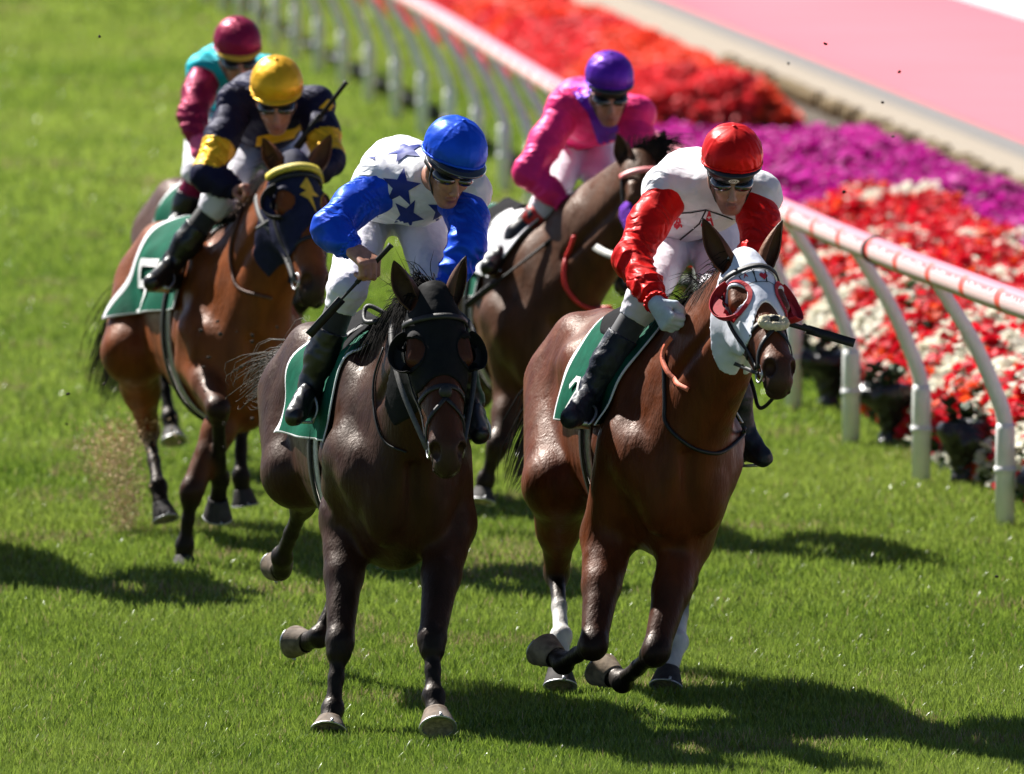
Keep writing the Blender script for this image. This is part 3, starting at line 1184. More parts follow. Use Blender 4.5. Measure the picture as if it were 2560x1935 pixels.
def eye_cup(H, s, mat_cup, mat_ring, hood, R=.066, out=.06, ring=True, inner=.042):
    """blinker: flat ring sewn round the eye plus a half cup standing off its outer, rear edge"""
    c = H.Hd(.195, -.040, s * .100)
    nn = unit(H.HR[2] * s * .62 + H.HR[1] * .78)
    u = H.HR[0]
    w = unit(np.cross(nn, u))
    if w @ (H.HR[2] * s) < 0: w = -w        # w points to the outside of the head
    b = bvh_of(hood)
    if ring:
        vs, fs = [], []
        n = 36
        for k in range(n):
            an = 2 * math.pi * k / n
            for r in (inner * H.LH, R * .8 * H.LH, R * H.LH):
                p = c + (u * math.cos(an) + w * math.sin(an)) * r
                q, _ = surf(b, p, nn, .10, .004)
                if np.linalg.norm(q - p) > .05: q = p + nn * .0
                vs.append(q)
        for k in range(n):
            for j in (0, 1):
                a0 = k * 3 + j
                b0 = ((k + 1) % n) * 3 + j
                fs.append((a0, b0, b0 + 1, a0 + 1))
        o = mesh_obj('eye_ring', vs, fs, mat_ring, H.root, smooth=False)
        md = o.modifiers.new('thickness', 'SOLIDIFY')
        md.thickness = .0025
    # cup: curved wall standing on the outer, rear half of the ring, open to the front
    vs, fs = [], []
    n, m = 24, 8
    for i in range(n + 1):
        an = (-1.55 + 3.1 * i / n)
        dirr = w * math.cos(an) + u * math.sin(an)
        for j in range(m + 1):
            t = j / m
            rr = R * (.93 + .16 * math.sin(t * 1.7)) * H.LH
            hh = out * t * (.25 + .75 * math.cos(an * .85) ** .7)
            p = c + dirr * rr + nn * (hh - .030 * H.LH * max(0, math.cos(an)) - .006)
            vs.append(p)
    for i in range(n):
        for j in range(m):
            a0 = i * (m + 1) + j
            fs.append((a0, a0 + 1, a0 + m + 2, a0 + m + 1))
    o = mesh_obj('eye_cup', vs, fs, mat_cup, H.root)
    md = o.modifiers.new('thickness', 'SOLIDIFY')
    md.thickness = .0035


def bridle(H, mat=None, brow=None, nose_t=.385, hood_bvh=None, brow_mat=None, rings=True, cross=True, fleece=False):
    mat = mat or M['leather']
    a, n, l = H.HR
    b = hood_bvh or H.bvh
    br = Geo().build if False else None
    root = H.root
    ctr = H.Hd(nose_t, -.09, 0)
    wrap_strap(H, ctr, a + n * .25, n, -2.4, 2.4, .020, mat, 'noseband', root, bvh=H.bvh)
    # browband over the hood
    wrap_strap(H, H.Hd(.075, -.10, 0), a - n * .15, n, -1.35, 1.35, .022 if not brow_mat else .026, brow_mat or mat, 'browband', root, bvh=b, off=.010, t=.006)
    for s in (-1, 1):
        pts, nr = [], []
        for (t, nn) in ((.06, -.07), (.12, -.085), (.2, -.115), (.3, -.115), (.385, -.105), (.45, -.10), (.50, -.098)):
            p, q = surf(b if t < .33 else H.bvh, H.Hd(t, nn, 0), l * s, .3, .008)
            pts.append(p)
            nr.append(q)
        Geo().strap(bez(pts, 20), [unit(l * s)] * 21, .016, .005).build('cheekpiece', mat, root)
        rc = H.Hd(.525, -.100, s * .058)
        g = Geo()
        pts = [rc + (a * math.cos(t) + n * math.sin(t)) * .034 for t in np.linspace(0, 2 * math.pi, 25)]
        g.tube(pts, .0042, 8, cap=False)
        g.tube([rc, H.Hd(.53, -.105, s * .02)], .006, 8)
        g.build('bit_ring', M['steel'], root)
    if cross:
        # crossed figure-eight straps meeting on the nose
        kc, kn = surf(H.bvh, H.Hd(nose_t, 0, 0), n, .2, .010)
        for s in (-1, 1):
            q = []
            for i in range(9):
                t = i / 8
                p = H.Hd(nose_t + .02 + t * .12, -.02 - .085 * t, s * (.01 + .05 * t))
                dirr = unit(n * (1 - t) + l * s * t * 1.2 + n * .1)
                w_, _ = surf(H.bvh, H.Hd(nose_t + .02 + t * .12, -.07 - .02 * t, 0), dirr, .25, .006)
                q.append(w_)
            Geo().strap(q, [unit(n * (1 - i / 8) + l * s * i / 8 * 1.3 + n * .05) for i in range(9)], .015, .005).build('crossed_noseband', mat, root)
        if not fleece:
            Geo().ball(kc, .026, 14, (1, .5, 1)).build('noseband_pad', mat, root)
        else:
            g = Geo()
            for i in range(26):
                an = i / 26 * 2 * math.pi
                rr = .016 + .022 * random.random()
                g.ball(kc + l * (math.cos(an) * .046) + a * (math.sin(an) * .020) + n * .004 * random.random(), .017 + .004 * random.random(), 8)
            g.build('fleece_pad', M['fleece'], root)
            Geo().ball(kc + n * .012 - a * .012, .022, 12, (1, .6, .7)).build('noseband_pad', mat, root)
    return None


# ------------------------------------------------------------------ jockeys
def hand_prims(S, W, d, n, side, curl=1.0, sc=1.0, col=None, spread=0.0):
    """W wrist, d direction of the palm, n the way the palm faces, side = towards the thumb"""
    d = unit(d)
    n = unit(np.asarray(n, float) - d * (n @ d))
    s = unit(np.cross(d, n))
    if s @ side < 0: s = -s
    s = unit(s)
    S.cone(W, W + d * .03 * sc, .026 * sc, .028 * sc, .02, col, flat=(n, .8))
    for k, o in enumerate((.030, .010, -.010, -.029)):
        S.cone(W + d * .02 * sc + s * o * .6 * sc, W + d * .082 * sc + s * o * sc, .015 * sc, .0125 * sc, .012, col)
    lens = [(.042, .026, .020), (.046, .030, .022), (.042, .027, .021), (.033, .021, .018)]
    for k, o in enumerate((.030, .010, -.010, -.029)):
        p = W + d * (.088 - .004 * abs(k - 1)) * sc + s * o * sc
        a = 0.0
        for j, L in enumerate(lens[k]):
            a += (1.15, 1.35, .95)[j] * curl * (1 - .06 * k)
            dr = d * math.cos(a) + n * math.sin(a) + s * spread * (1.5 - k) * .1
            q = p + unit(dr) * L * sc
            S.cone(p, q, (.0100, .0092, .0085)[j] * sc, (.0092, .0085, .0075)[j] * sc, .004, col)
            p = q
    S.ell(W + d * .078 * sc + n * .022 * sc, V(.016, .034, .016) * sc, np.array([d, s, n]), .012, col)
    t0 = W + d * .022 * sc + s * .026 * sc + n * .006
    t1 = t0 + unit(d * .55 + s * .55 + n * .55) * .040 * sc
    t2 = t1 + unit(d * .75 + n * .75 - s * .25) * .030 * sc
    t3 = t2 + unit(d * .3 + n * .75 - s * .75) * .022 * sc
    S.cone(t0, t1, .015 * sc, .0115 * sc, .010, col)
    S.cone(t1, t2, .0112 * sc, .0098 * sc, .004, col)
    S.cone(t2, t3, .0098 * sc, .0085 * sc, .004, col)
    return W + d * .085 * sc + n * .028 * sc, s


def build_jockey(label, J, mats, res=.0055, k=1.0, glove=None, hands=True, fold=1.0):
    """J: joint points in world metres. returns things needed for dressing"""
    o = type('R', (), {})()
    root = thing('person', label, 'jockey', 'jockeys riding the racehorses', tuple(J['pelvis'] - V(0, 0, .1)))
    o.root = root
    Hc, u, f = J['head'], unit(J['up']), J['front']
    f = unit(f - u * (f @ u))
    r = np.cross(f, u)
    if r[0] < 0 and abs(r[0]) > .05: pass
    R = np.array([r, f, u])
    c0 = Hc - u * .046 * k - f * .004

    def hd(a, b, c):
        return c0 + (r * a + f * b + u * c) * k
    o.hd, o.R = hd, R
    sk = J.get('skin', (.43, .20, .13))
    lip = tuple(np.array(sk) * V(.85, .6, .65))
    stub = tuple(np.array(sk) * J.get('stubble', .85))
    S = SDF()
    S.ell(hd(0, 0, 0), V(.076, .094, .092) * k, R, .03, sk)
    S.ell(hd(0, .036, -.085), V(.058, .056, .078) * k, R, .03, sk)
    S.ell(hd(0, .066, -.158), V(.024, .022, .020) * k, R, .022, stub)
    for s in (-1, 1):
        S.cone(hd(s * .058, -.002, -.100), hd(s * .020, .060, -.158), .018 * k, .018 * k, .025, stub)
        S.ell(hd(s * .042, .066, -.078), V(.022, .018, .016) * k, R, .018, sk)
        S.ell(hd(s * .078, -.006, -.072), V(.009, .019, .030) * k, R, .006, sk)
        S.ell(hd(s * .084, -.010, -.060), V(.006, .016, .018) * k, R, .005, sk)
        S.ell(hd(s * .013, .104, -.100), V(.009, .010, .008) * k, R, .006, sk)
    S.cone(hd(0, .084, -.045), hd(0, .112, -.095), .0095 * k, .0125 * k, .010, sk)
    S.ell(hd(0, .090, -.127), V(.024, .013, .0065) * k, R, .006, lip)
    S.ell(hd(0, .088, -.138), V(.020, .012, .007) * k, R, .006, lip)
    S.cut(hd(0, .104, -.1325), V(.022, .012, .0018) * k, R, .003, (.10, .03, .03))
    for s in (-1, 1):
        S.cut(hd(s * .030, .093, -.052), V(.016, .012, .010) * k, R, .012, sk)
    N = J['neck']
    S.cone(hd(0, -.020, -.09), N, .056 * k, .062 * k, .03, sk)
    ch, pv, mb = J['chest'], J['pelvis'], J['back']
    S.cone(N, ch, .08 * k, .11 * k, .06)
    S.cone(ch, mb, .125 * k, .12 * k, .06)
    S.cone(mb, pv, .12 * k, .13 * k, .06)
    for s in 'LR':
        S.cone(ch, J['S' + s], .07 * k, .055 * k, .05)
        S.cone(J['S' + s], J['E' + s], .052 * k, .040 * k, .02)
        S.cone(J['E' + s], J['W' + s], .040 * k, .026 * k, .02, sk)
        S.cone(pv, J['H' + s], .10 * k, .09 * k, .05)
        S.cone(J['H' + s], J['K' + s], .085 * k, .058 * k, .04)
        S.cone(J['K' + s], J['A' + s], .052 * k, .036 * k, .03)
        S.cone(J['A' + s], J['T' + s], .034 * k, .030 * k, .02)
        if hands:
            hs = J['hand' + s]
            o.__dict__['grip' + s], o.__dict__['thumb' + s] = hand_prims(S, J['W' + s], hs[0], hs[1], hs[2], hs[3] if len(hs) > 3 else 1.0, k * J.get('hand_size', 1.08), sk)
    v, fc, c = S.mesh(res, True, (.05, .05, .06), smooth=1)
    body = mesh_obj('body', v, fc, M['skin_body'], root)
    set_col(body, c)
    o.body = body
    # jacket
    Jk = SDF()
    bl = J.get('bulk', 1.0)
    Jk.cone(N, ch, .088 * k, .135 * k * bl, .06)
    Jk.cone(ch, mb, .150 * k * bl, .150 * k * bl, .06)
    Jk.cone(mb, pv, .150 * k * bl, .140 * k * bl, .06)
    Jk.cone(J['SL'], J['SR'], .078 * k, .078 * k, .06)
    for s in 'LR':
        Jk.cone(ch, J['S' + s], .10 * k, .078 * k, .05)
        Jk.cone(J['S' + s], J['S' + s] * .8 + J['E' + s] * .2, .074 * k, .066 * k, .03)
        Jk.cone(pv, J['H' + s] * .6 + pv * .4, .125 * k, .10 * k, .04)
    for q in J.get('billow', []):
        Jk.ell(q[0], V(*q[1]), None, .08)
    Jk.disp = lambda x, y, z: disp_fold(x, y, z, .0045 * fold, 34, 1.3) + disp_fold(x, y, z, .0018 * fold, 90, 2.0)
    hem = J.get('hem')
    if hem is not None:
        hp, hn = hem
        Jk.clips.append(lambda x, y, z: (x - hp[0]) * hn[0] + (y - hp[1]) * hn[1] + (z - hp[2]) * hn[2])
    v, fc = Jk.mesh(res, smooth=1)
    o.jacket = mesh_obj('jacket', v, fc, mats['jacket'], root)
    o.jbvh = bvh_of(o.jacket)
    # sleeves
    o.sleeves = {}
    for s in 'LR':
        a, e, w = J['S' + s], J['E' + s], J['W' + s]
        w = w * .96 + e * .04
        SS = SDF()
        m1 = e * .35 + w * .65
        SS.cone(a * J.get('seam', .92) + ch * (1 - J.get('seam', .92)), a * .5 + e * .5, J.get('seam_r', .087) * k, .076 * k, .03)
        SS.cone(a * .5 + e * .5, e, .076 * k, .070 * k, .04)
        SS.cone(e, m1, .070 * k, .060 * k, .04)
        SS.cone(m1, w * .93 + e * .07, .060 * k, .040 * k, .03)
        SS.cone(w * .95 + e * .05, w, .036 * k, .036 * k, .015)
        ax1, ax2 = unit(e - a), unit(w - e)
        L1, L2 = np.linalg.norm(e - a), np.linalg.norm(w - e)

        def dsp(x, y, z, e=e, a=a, w=w, ax1=ax1, ax2=ax2, L2=L2):
            t = (x - e[0]) * ax2[0] + (y - e[1]) * ax2[1] + (z - e[2]) * ax2[2]
            t1 = (x - a[0]) * ax1[0] + (y - a[1]) * ax1[1] + (z - a[2]) * ax1[2]
            wob = 1.6 * np.sin(21 * x + 13 * z) + 1.2 * np.sin(17 * y - 19 * z + 1)
            lower = np.clip((t + .06) / .10, 0, 1)
            w2 = 2.2 * np.sin(33 * x - 27 * z + 11 * y)
            ring = (1.7 * np.abs(np.sin(t * np.pi / .062 + wob * .9 + w2 * .5)) - 1) * .0056 * lower * fold
            ring1 = (1.7 * np.abs(np.sin(t1 * np.pi / .11 + wob * .8 + 1)) - 1) * .0018 * (1 - lower) * fold
            return ring + ring1 + disp_fold(x, y, z, .0030 * fold, 34, .7) * (.5 + lower)
        SS.disp = dsp
        v, fc = SS.mesh(res, smooth=1)
        midx = None
        band = J.get('band')
        ms = [mats['sleeve']]
        if band is not None:
            cc = v[fc].mean(axis=1)
            tt = (cc - a) @ ax1 / L1
            nearup = ((cc - e) @ ax2) < .05
            midx = ((tt > band[0]) & (tt < band[1]) & nearup).astype(int)
            ms = [mats['sleeve'], mats['band']]
        o.sleeves[s] = mesh_obj('sleeve', v, fc, None, o.jacket, mats=ms, midx=midx)
        # gathered cuff
        g = Geo()
        c0_, dirn = w, ax2
        fr = frame_axis(dirn)
        pts = [c0_ + (fr[0] * math.cos(t) + fr[1] * math.sin(t)) * (.040 + .004 * math.cos(t * 14)) * k for t in np.linspace(0, 2 * math.pi, 60)]
        g.tube(pts, .008 * k, 6, cap=False)
        g.build('cuff', mats['sleeve'], o.sleeves[s])
    # breeches
    B = SDF()
    B.cone(pv, pv + unit(pv - ch) * .04, .130 * k, .12 * k, .05)
    for s in 'LR':
        h_, kn, an = J['H' + s], J['K' + s], J['A' + s]
        B.cone(pv, h_, .120 * k, .112 * k, .05)
        B.cone(h_, kn, .105 * k, .076 * k, .05)
        B.cone(kn, kn * .80 + an * .20, .074 * k, .062 * k, .02)
    kns = [J['KL'], J['KR']]
    B.disp = lambda x, y, z: disp_fold(x, y, z, .0025, 42, .3) + sum(disp_fold(x, y, z, .006, 75, .9) * np.exp(-((x - q[0]) ** 2 + (y - q[1]) ** 2 + (z - q[2]) ** 2) / .018) for q in kns)
    ak = []
    for s in 'LR':
        kn, an = J['K' + s], J['A' + s]
        dd = unit(an - kn)
        L = np.linalg.norm(an - kn) * .22
        ak.append((kn, dd, L))

    def bclip(x, y, z):
        out = -1.0
        for kn, dd, L in ak:
            px, py, pz = x - kn[0], y - kn[1], z - kn[2]
            t = px * dd[0] + py * dd[1] + pz * dd[2] - L
            rad = np.sqrt(px * px + py * py + pz * pz)
            out = np.maximum(out, np.where(rad < .20, t, -1.0))
        return out
    B.clips.append(bclip)
    v, fc = B.mesh(res, smooth=1)
    o.breeches = mesh_obj('breeches', v, fc, mats['breeches'], root)
    # boots
    for s in 'LR':
        kn, an, to = J['K' + s], J['A' + s], J['T' + s]
        he = J.get('heel' + s)
        if he is None: he = an + unit(an - kn) * .055 - unit(to - an) * .035
        L = SDF()
        L.cone(kn, kn * .5 + an * .5, .056 * k, .056 * k, .03)
        L.cone(kn * .5 + an * .5, an, .050 * k, .034 * k, .03)
        v, fc = L.mesh(res, smooth=1)
        mesh_obj('legging', v, fc, mats['legging'], root)
        Bt = SDF()
        tp = kn * (1 - J.get('boot_top', .42)) + an * J.get('boot_top', .42)
        Bt.cone(tp, kn * .3 + an * .7, .066 * k, .061 * k, .03)
        Bt.cone(kn * .3 + an * .7, an, .060 * k, .046 * k, .03)
        Bt.cone(an, he, .042 * k, .034 * k, .03)
        Bt.cone(he, to, .034 * k, .034 * k, .03)
        Bt.cone(an * .6 + to * .4, to, .042 * k, .030 * k, .03)
        Bt.disp = lambda x, y, z, an=an: disp_fold(x, y, z, .003, 60, .9)
        dn = unit(kn - an)
        Bt.clips.append(lambda x, y, z, tp=tp, dn=dn: (x - tp[0]) * dn[0] + (y - tp[1]) * dn[1] + (z - tp[2]) * dn[2])
        v, fc = Bt.mesh(res * .9, smooth=1)
        bo = mesh_obj('boot', v, fc, mats['boot'], root)
        # heel block and sole edge
        g = Geo()
        fd = unit(to - he)
        dwn = unit(unit(an - kn) - fd * (unit(an - kn) @ fd))
        g.tube([he + dwn * .028 * k, he + dwn * .046 * k], .024 * k, 12)
        g.build('boot_heel', M['rubber'], bo)
    if glove:
        for s in 'LR':
            G = SDF()
            hs = J['hand' + s]
            hand_prims(G, J['W' + s], hs[0], hs[1], hs[2], hs[3] if len(hs) > 3 else 1.0, k * J.get('hand_size', 1.08))
            G.cone(J['W' + s] - unit(J['W' + s] - J['E' + s]) * .035, J['W' + s], .031 * k, .028 * k, .02)
            G.grow = .0032
            v, fc = G.mesh(.0045, smooth=1)
            mesh_obj('glove', v, fc, glove, root)
    # helmet: shell, silk cap with seams, peak, band, goggles, strap
    def hl(a, b, c):
        return Hc + (r * a + f * b + u * c) * k
    o.hl = hl
    hw = J.get('cap', 1.0)
    Sh = SDF()
    Sh.ell(hl(0, 0, -.012), V(.106, .126, .118) * k * hw, R, .02)
    Sh.clips.append(lambda x, y, z: -((x - hl(0, 0, -.074)[0]) * (u + f * .05)[0] + (y - hl(0, 0, -.074)[1]) * (u + f * .05)[1] + (z - hl(0, 0, -.074)[2]) * (u + f * .05)[2]))
    v, fc = Sh.mesh(res, smooth=1)
    helm = mesh_obj('helmet', v, fc, M['rim'], root)
    o.helm = helm
    Cp = SDF()
    Cp.ell(hl(0, -.004, .004), V(.120, .142, .118) * k * hw, R, .02)
    bz = J.get('cap_line', -.026)

    def cdisp(x, y, z):
        dx, dy, dz = x - Hc[0], y - Hc[1], z - Hc[2]
        a = dx * r[0] + dy * r[1] + dz * r[2]
        b = dx * f[0] + dy * f[1] + dz * f[2]
        c = dx * u[0] + dy * u[1] + dz * u[2]
        th = np.arctan2(a, b)
        low = np.clip((.03 - c) / .07, 0, 1)
        seam = np.exp(-(np.sin(th * 3) * np.sqrt(a * a + b * b) / 3 / .0035) ** 2) * -.0022
        return low * (np.sin(th * 30 + 2.5 * np.sin(th * 7)) * .0022 + .003 * np.sin(th * 9 + 1) + .006 * (low - .4)) + seam + disp_fold(x, y, z, .0014, 55, .4)
    Cp.disp = cdisp
    cn = u - f * J.get('cap_tilt', .10)
    cb = hl(0, 0, bz)
    Cp.clips.append(lambda x, y, z: -((x - cb[0]) * cn[0] + (y - cb[1]) * cn[1] + (z - cb[2]) * cn[2]))
    v, fc = Cp.mesh(res * .8, smooth=1)
    cap = mesh_obj('silk_cap', v, fc, mats['cap'], helm)
    o.cap = cap
    g = Geo()
    ti = J.get('cap_tilt', .10)
    pts = [hl(.117 * hw * math.sin(t), -.004 + .139 * hw * math.cos(t), bz + ti * .139 * math.cos(t) + .002 * math.sin(3 * t)) for t in np.linspace(0, 2 * math.pi, 64)]
    g.tube(pts, [.0055 * k * (1 + .2 * math.sin(i * 2.3)) for i in range(64)], 6, cap=False)
    g.tube([hl(0, 0, .120 * hw), hl(0, 0, .128 * hw)], [.012 * k, .007 * k], 10)
    g.build('cap_hem', mats['cap'], cap)
    # peak
    vs, fs = [], []
    nn_, mm_ = 24, 5
    for i in range(nn_ + 1):
        th = -1.25 + 2.5 * i / nn_
        for j in range(mm_ + 1):
            t = j / mm_
            ext = J.get('peak', .035) * math.cos(th * .95) * t
            vs.append(hl((.110 * hw + ext * .6) * math.sin(th), (.130 * hw + ext) * math.cos(th), bz + .006 * math.cos(th) - .25 * ext - .006 * t * t))
    for i in range(nn_):
        for j in range(mm_):
            a0 = i * (mm_ + 1) + j
            fs.append((a0, a0 + 1, a0 + mm_ + 2, a0 + mm_ + 1))
    pk = mesh_obj('peak', vs, fs, mats.get('peak', M['rim']), helm)
    md = pk.modifiers.new('thickness', 'SOLIDIFY')
    md.thickness = .006
    # goggles, two lens bulges joined over the nose
    G = SDF()
    for s in (-1, 1):
        G.ell(hd(s * .036, .066, -.050), V(.042, .040, .024) * k, R, .015)
    G.cone(hd(-.06, .045, -.048), hd(.06, .045, -.048), .024 * k, .024 * k, .015)
    G.cut(hd(0, .10, -.088), V(.017, .04, .022) * k, R, .008)
    v, fc = G.mesh(.004, smooth=1)
    gg = mesh_obj('goggles', v, fc, M['goggle'], root)
    g = Geo()
    st = [(.068, .05, -.048), (.086, .01, -.044), (.090, -.04, -.036), (.060, -.10, -.030), (0, -.118, -.028)]
    st = st + [(-x_, y_, z_) for x_, y_, z_ in st[:-1][::-1]]
    g.strap([hd(*q) for q in st], [unit(r * q[0] + f * q[1]) for q in st], .018, .003)
    g.build('goggle_strap', M['rubber'], gg)
    # chin strap
    g = Geo()
    for s in (-1, 1):
        g.strap([hd(s * .084, .018, -.035), hd(s * .080, .022, -.085), hd(s * .058, .036, -.135), hd(s * .022, .048, -.176), hd(0, .05, -.184)], r * s, .013, .003)
    g.build('chin_strap', M['rubber'], helm)
    return o


m_, N_, L_, B_ = new_mat('jockey skin and underlayer')
ca_ = nd(N_, 'ShaderNodeVertexColor', layer_name='Col')
tc_ = N_.new('ShaderNodeTexCoord')
nz_ = N_.new('ShaderNodeTexNoise')
nz_.inputs['Scale'].default_value = 45
L_.new(tc_.outputs['Object'], nz_.inputs['Vector'])
mr_ = nd(N_, 'ShaderNodeMapRange')
for k_, v_ in (('From Min', .3), ('From Max', .7), ('To Min', .82), ('To Max', 1.15)):
    mr_.inputs[k_].default_value = v_
L_.new(nz_.outputs[0], mr_.inputs['Value'])
mx_ = nd(N_, 'ShaderNodeMix', data_type='RGBA', blend_type='MULTIPLY')
mx_.inputs[0].default_value = 1
L_.new(ca_.outputs[0], mx_.inputs[6])
L_.new(mr_.outputs[0], mx_.inputs[7])
L_.new(mx_.outputs[2], B_.inputs['Base Color'])
B_.inputs['Roughness'].default_value = .48
B_.inputs['Subsurface Weight'].default_value = .08
B_.inputs['Subsurface Radius'].default_value = (.01, .004, .002)
M['skin_body'] = m_


def whip(label, a, b, c=None, flap=True, grp='riding whips held by the jockeys'):
    """a = butt of the handle, b = tip; optional bend point c"""
    t = thing('riding_whip', label, 'whip', grp, tuple(a))
    d = unit(b - a)
    L = np.linalg.norm(b - a)
    Geo().tube([a, a + d * .012, a + d * .20], [.013, .0105, .0095], 12).build('handle', M['rubber'], t)
    pts = bez([a + d * .18, (a + b) / 2 if c is None else c, b - d * .16], 12)
    Geo().tube(pts, [.0075 - .003 * i / 12 for i in range(13)], 8).build('shaft', M['leather'], t)
    side = unit(np.cross(d, V(0, 1, 0)))
    g = Geo()
    g.strap([b - d * .19, b - d * .15, b - d * .02, b], unit(np.cross(d, side) + side * .35), .034, .006)
    g.build('flapper', M['leather'], t)
    return t


def rein(name, pts, mat, parent, w=.016, n=24, nrm=None):
    P = bez(pts, n)
    return Geo().strap(P, nrm if nrm is not None else V(-.3, -1, .2), w, .004).build(name, mat, parent)


def stirrup(an, to, he, parent, top):
    """irons under the ball of the foot with the leather going up"""
    g = Geo()
    b = to * .55 + he * .45
    fd = unit(to - he)
    side = unit(np.cross(fd, V(0, 0, 1)))
    upv = unit(top - b)
    arc = [b - upv * .045 + side * .05 * sgn for sgn in (-1, 1)]
    pts = [arc[0]] + [b + side * .056 * math.cos(t) * -1 + upv * (.085 * math.sin(t) - .02) for t in np.linspace(.2, math.pi - .2, 9)] + [arc[1]]
    g.tube(bez(pts, 24), .006, 8)
    g.strap([arc[0], arc[1]], upv, .035, .010)
    o = g.build('stirrup', M['steel'], parent)
    Geo().strap([b + upv * .065, top], fd, .022, .005).build('stirrup_leather', M['leather'], parent)


def girth_and_saddle(H, w=.08, f=-.14):
    ctr = H.P(f, 0, -.40)
    wrap_strap(H, ctr, H.fw, V(0, 0, 1), -math.pi, math.pi, w, M['white_leather'], 'girth', H.root, n=60, off=.010, t=.008)
    wrap_strap(H, H.P(f - .03, 0, -.40), H.fw, V(0, 0, 1), -math.pi, math.pi, w * .55, M['leather'], 'overgirth', H.root, n=60, off=.022, t=.008)
    # small racing saddle: seat and flaps
    vs, fs = [], []
    nu, nv = 16, 24
    for i in range(nu + 1):
        u = i / nu
        ff = f + .06 - u * .36
        for k in range(nv + 1):
            v = k / nv * 2 - 1
            an = v * math.radians(24 if u < .65 else 24 * (1 - (u - .65)))
            d = V(0, 0, 1) * math.cos(an) + H.rt * math.sin(an)
            p, _ = surf(H.bvh, H.P(ff, 0, -.36), d, .7, 0)
            lift = .022 + .016 * math.exp(-(v / .22) ** 2) * (math.exp(-((u - .02) / .12) ** 2) + .9 * math.exp(-((u - .95) / .15) ** 2)) + .012 * math.exp(-(v / .3) ** 2)
            vs.append(p + d * lift)
    for i in range(nu):
        for k in range(nv):
            a0 = i * (nv + 1) + k
            fs.append((a0, a0 + 1, a0 + nv + 2, a0 + nv + 1))
    o = mesh_obj('saddle', vs, fs, M['dark_cloth'], H.root)
    md = o.modifiers.new('thickness', 'SOLIDIFY')
    md.thickness = .012


# ------------------------------------------------------------------ the place: turf, path, rail, beds
def gz(x, y):
    return 0.0


def rail_x(Y):
    """line of the post feet, from the near right to the far left"""
    k = np.array([[30, 4.9], [40, 3.16], [44, 2.52], [46.3, 2.13], [48, 1.86], [50.2, 1.62], [52.6, 1.43], [58, .92], [64, .40], [69, .02], [74, -.42], [79, -.93], [82.2, -1.26], [86.7, -1.80], [93, -2.42], [98.4, -2.93], [110, -4.2], [130, -6.6], [160, -10.4]])
    return float(np.interp(Y, k[:, 0], k[:, 1]))


def rail_pt(Y):
    # smooth the piecewise line
    xs = [rail_x(Y + d) for d in (-4, -2, 0, 2, 4)]
    return V(sum(xs) / 5, Y, 0)


def ground_mat():
    m, N, L, B = new_mat('turf soil and thatch')
    c, nz, src = noise_mix(N, L, (.045, .070, .012), (.085, .125, .020), 1.3, 6, .35, .65)
    tc = N.new('ShaderNodeTexCoord')
    n2 = nd(N, 'ShaderNodeTexNoise')
    n2.inputs['Scale'].default_value = 40
    n2.inputs['Detail'].default_value = 6
    L.new(tc.outputs['Object'], n2.inputs['Vector'])
    mr = nd(N, 'ShaderNodeMapRange')
    mr.inputs['From Min'].default_value = .3
    mr.inputs['From Max'].default_value = .7
    mr.inputs['To Min'].default_value = .6
    mr.inputs['To Max'].default_value = 1.4
    L.new(n2.outputs[0], mr.inputs['Value'])
    mx = nd(N, 'ShaderNodeMix', data_type='RGBA', blend_type='MULTIPLY')
    mx.inputs[0].default_value = 1
    L.new(c, mx.inputs[6])
    L.new(mr.outputs[0], mx.inputs[7])
    L.new(mx.outputs[2], B.inputs['Base Color'])
    B.inputs['Roughness'].default_value = .9
    add_bump(N, L, B, tc.outputs['Object'], 1, .02, 30)
    return m


def sheet(name, x0f, x1f, ys, z, mat, kind='structure', nx=2):
    vs, fs = [], []
    for y in ys:
        for i in range(nx + 1):
            t = i / nx
            vs.append((x0f(y) * (1 - t) + x1f(y) * t, y, z))
    W = nx + 1
    for i in range(len(ys) - 1):
        for k in range(nx):
            a0 = i * W + k
            fs.append((a0, a0 + 1, a0 + W + 1, a0 + W))
    o = mesh_obj(name, vs, fs, mat, None, smooth=False)
    return tag(o, kind=kind)


g_ = sheet('ground', lambda y: -300, lambda y: 300, [-100, 20, 60, 120, 200, 500], 0, ground_mat())


# grass: blades one by one, one object
def grass_mat():
    m, N, L, B = new_mat('grass blades')
    ca = nd(N, 'ShaderNodeVertexColor', layer_name='Col')
    L.new(ca.outputs[0], B.inputs['Base Color'])
    B.inputs['Roughness'].default_value = .27
    B.inputs['Specular IOR Level'].default_value = .4
    tr = N.new('ShaderNodeBsdfTranslucent')
    L.new(ca.outputs[0], tr.inputs[0])
    mx = N.new('ShaderNodeMixShader')
    mx.inputs[0].default_value = .36
    L.new(B.outputs[0], mx.inputs[1])
    L.new(tr.outputs[0], mx.inputs[2])
    out = N['Material Output']
    L.new(mx.outputs[0], out.inputs[0])
    return m


def vnoise(x, y, s, seed=0):
    r = np.random.default_rng(seed)
    G = r.random((64, 64))
    u, v = x / s, y / s
    i, j = np.floor(u).astype(int), np.floor(v).astype(int)
    fu, fv = u - i, v - j
    fu, fv = fu * fu * (3 - 2 * fu), fv * fv * (3 - 2 * fv)
    g = lambda a, b: G[a % 64, b % 64]
    return (g(i, j) * (1 - fu) * (1 - fv) + g(i + 1, j) * fu * (1 - fv) + g(i, j + 1) * (1 - fu) * fv + g(i + 1, j + 1) * fu * fv)


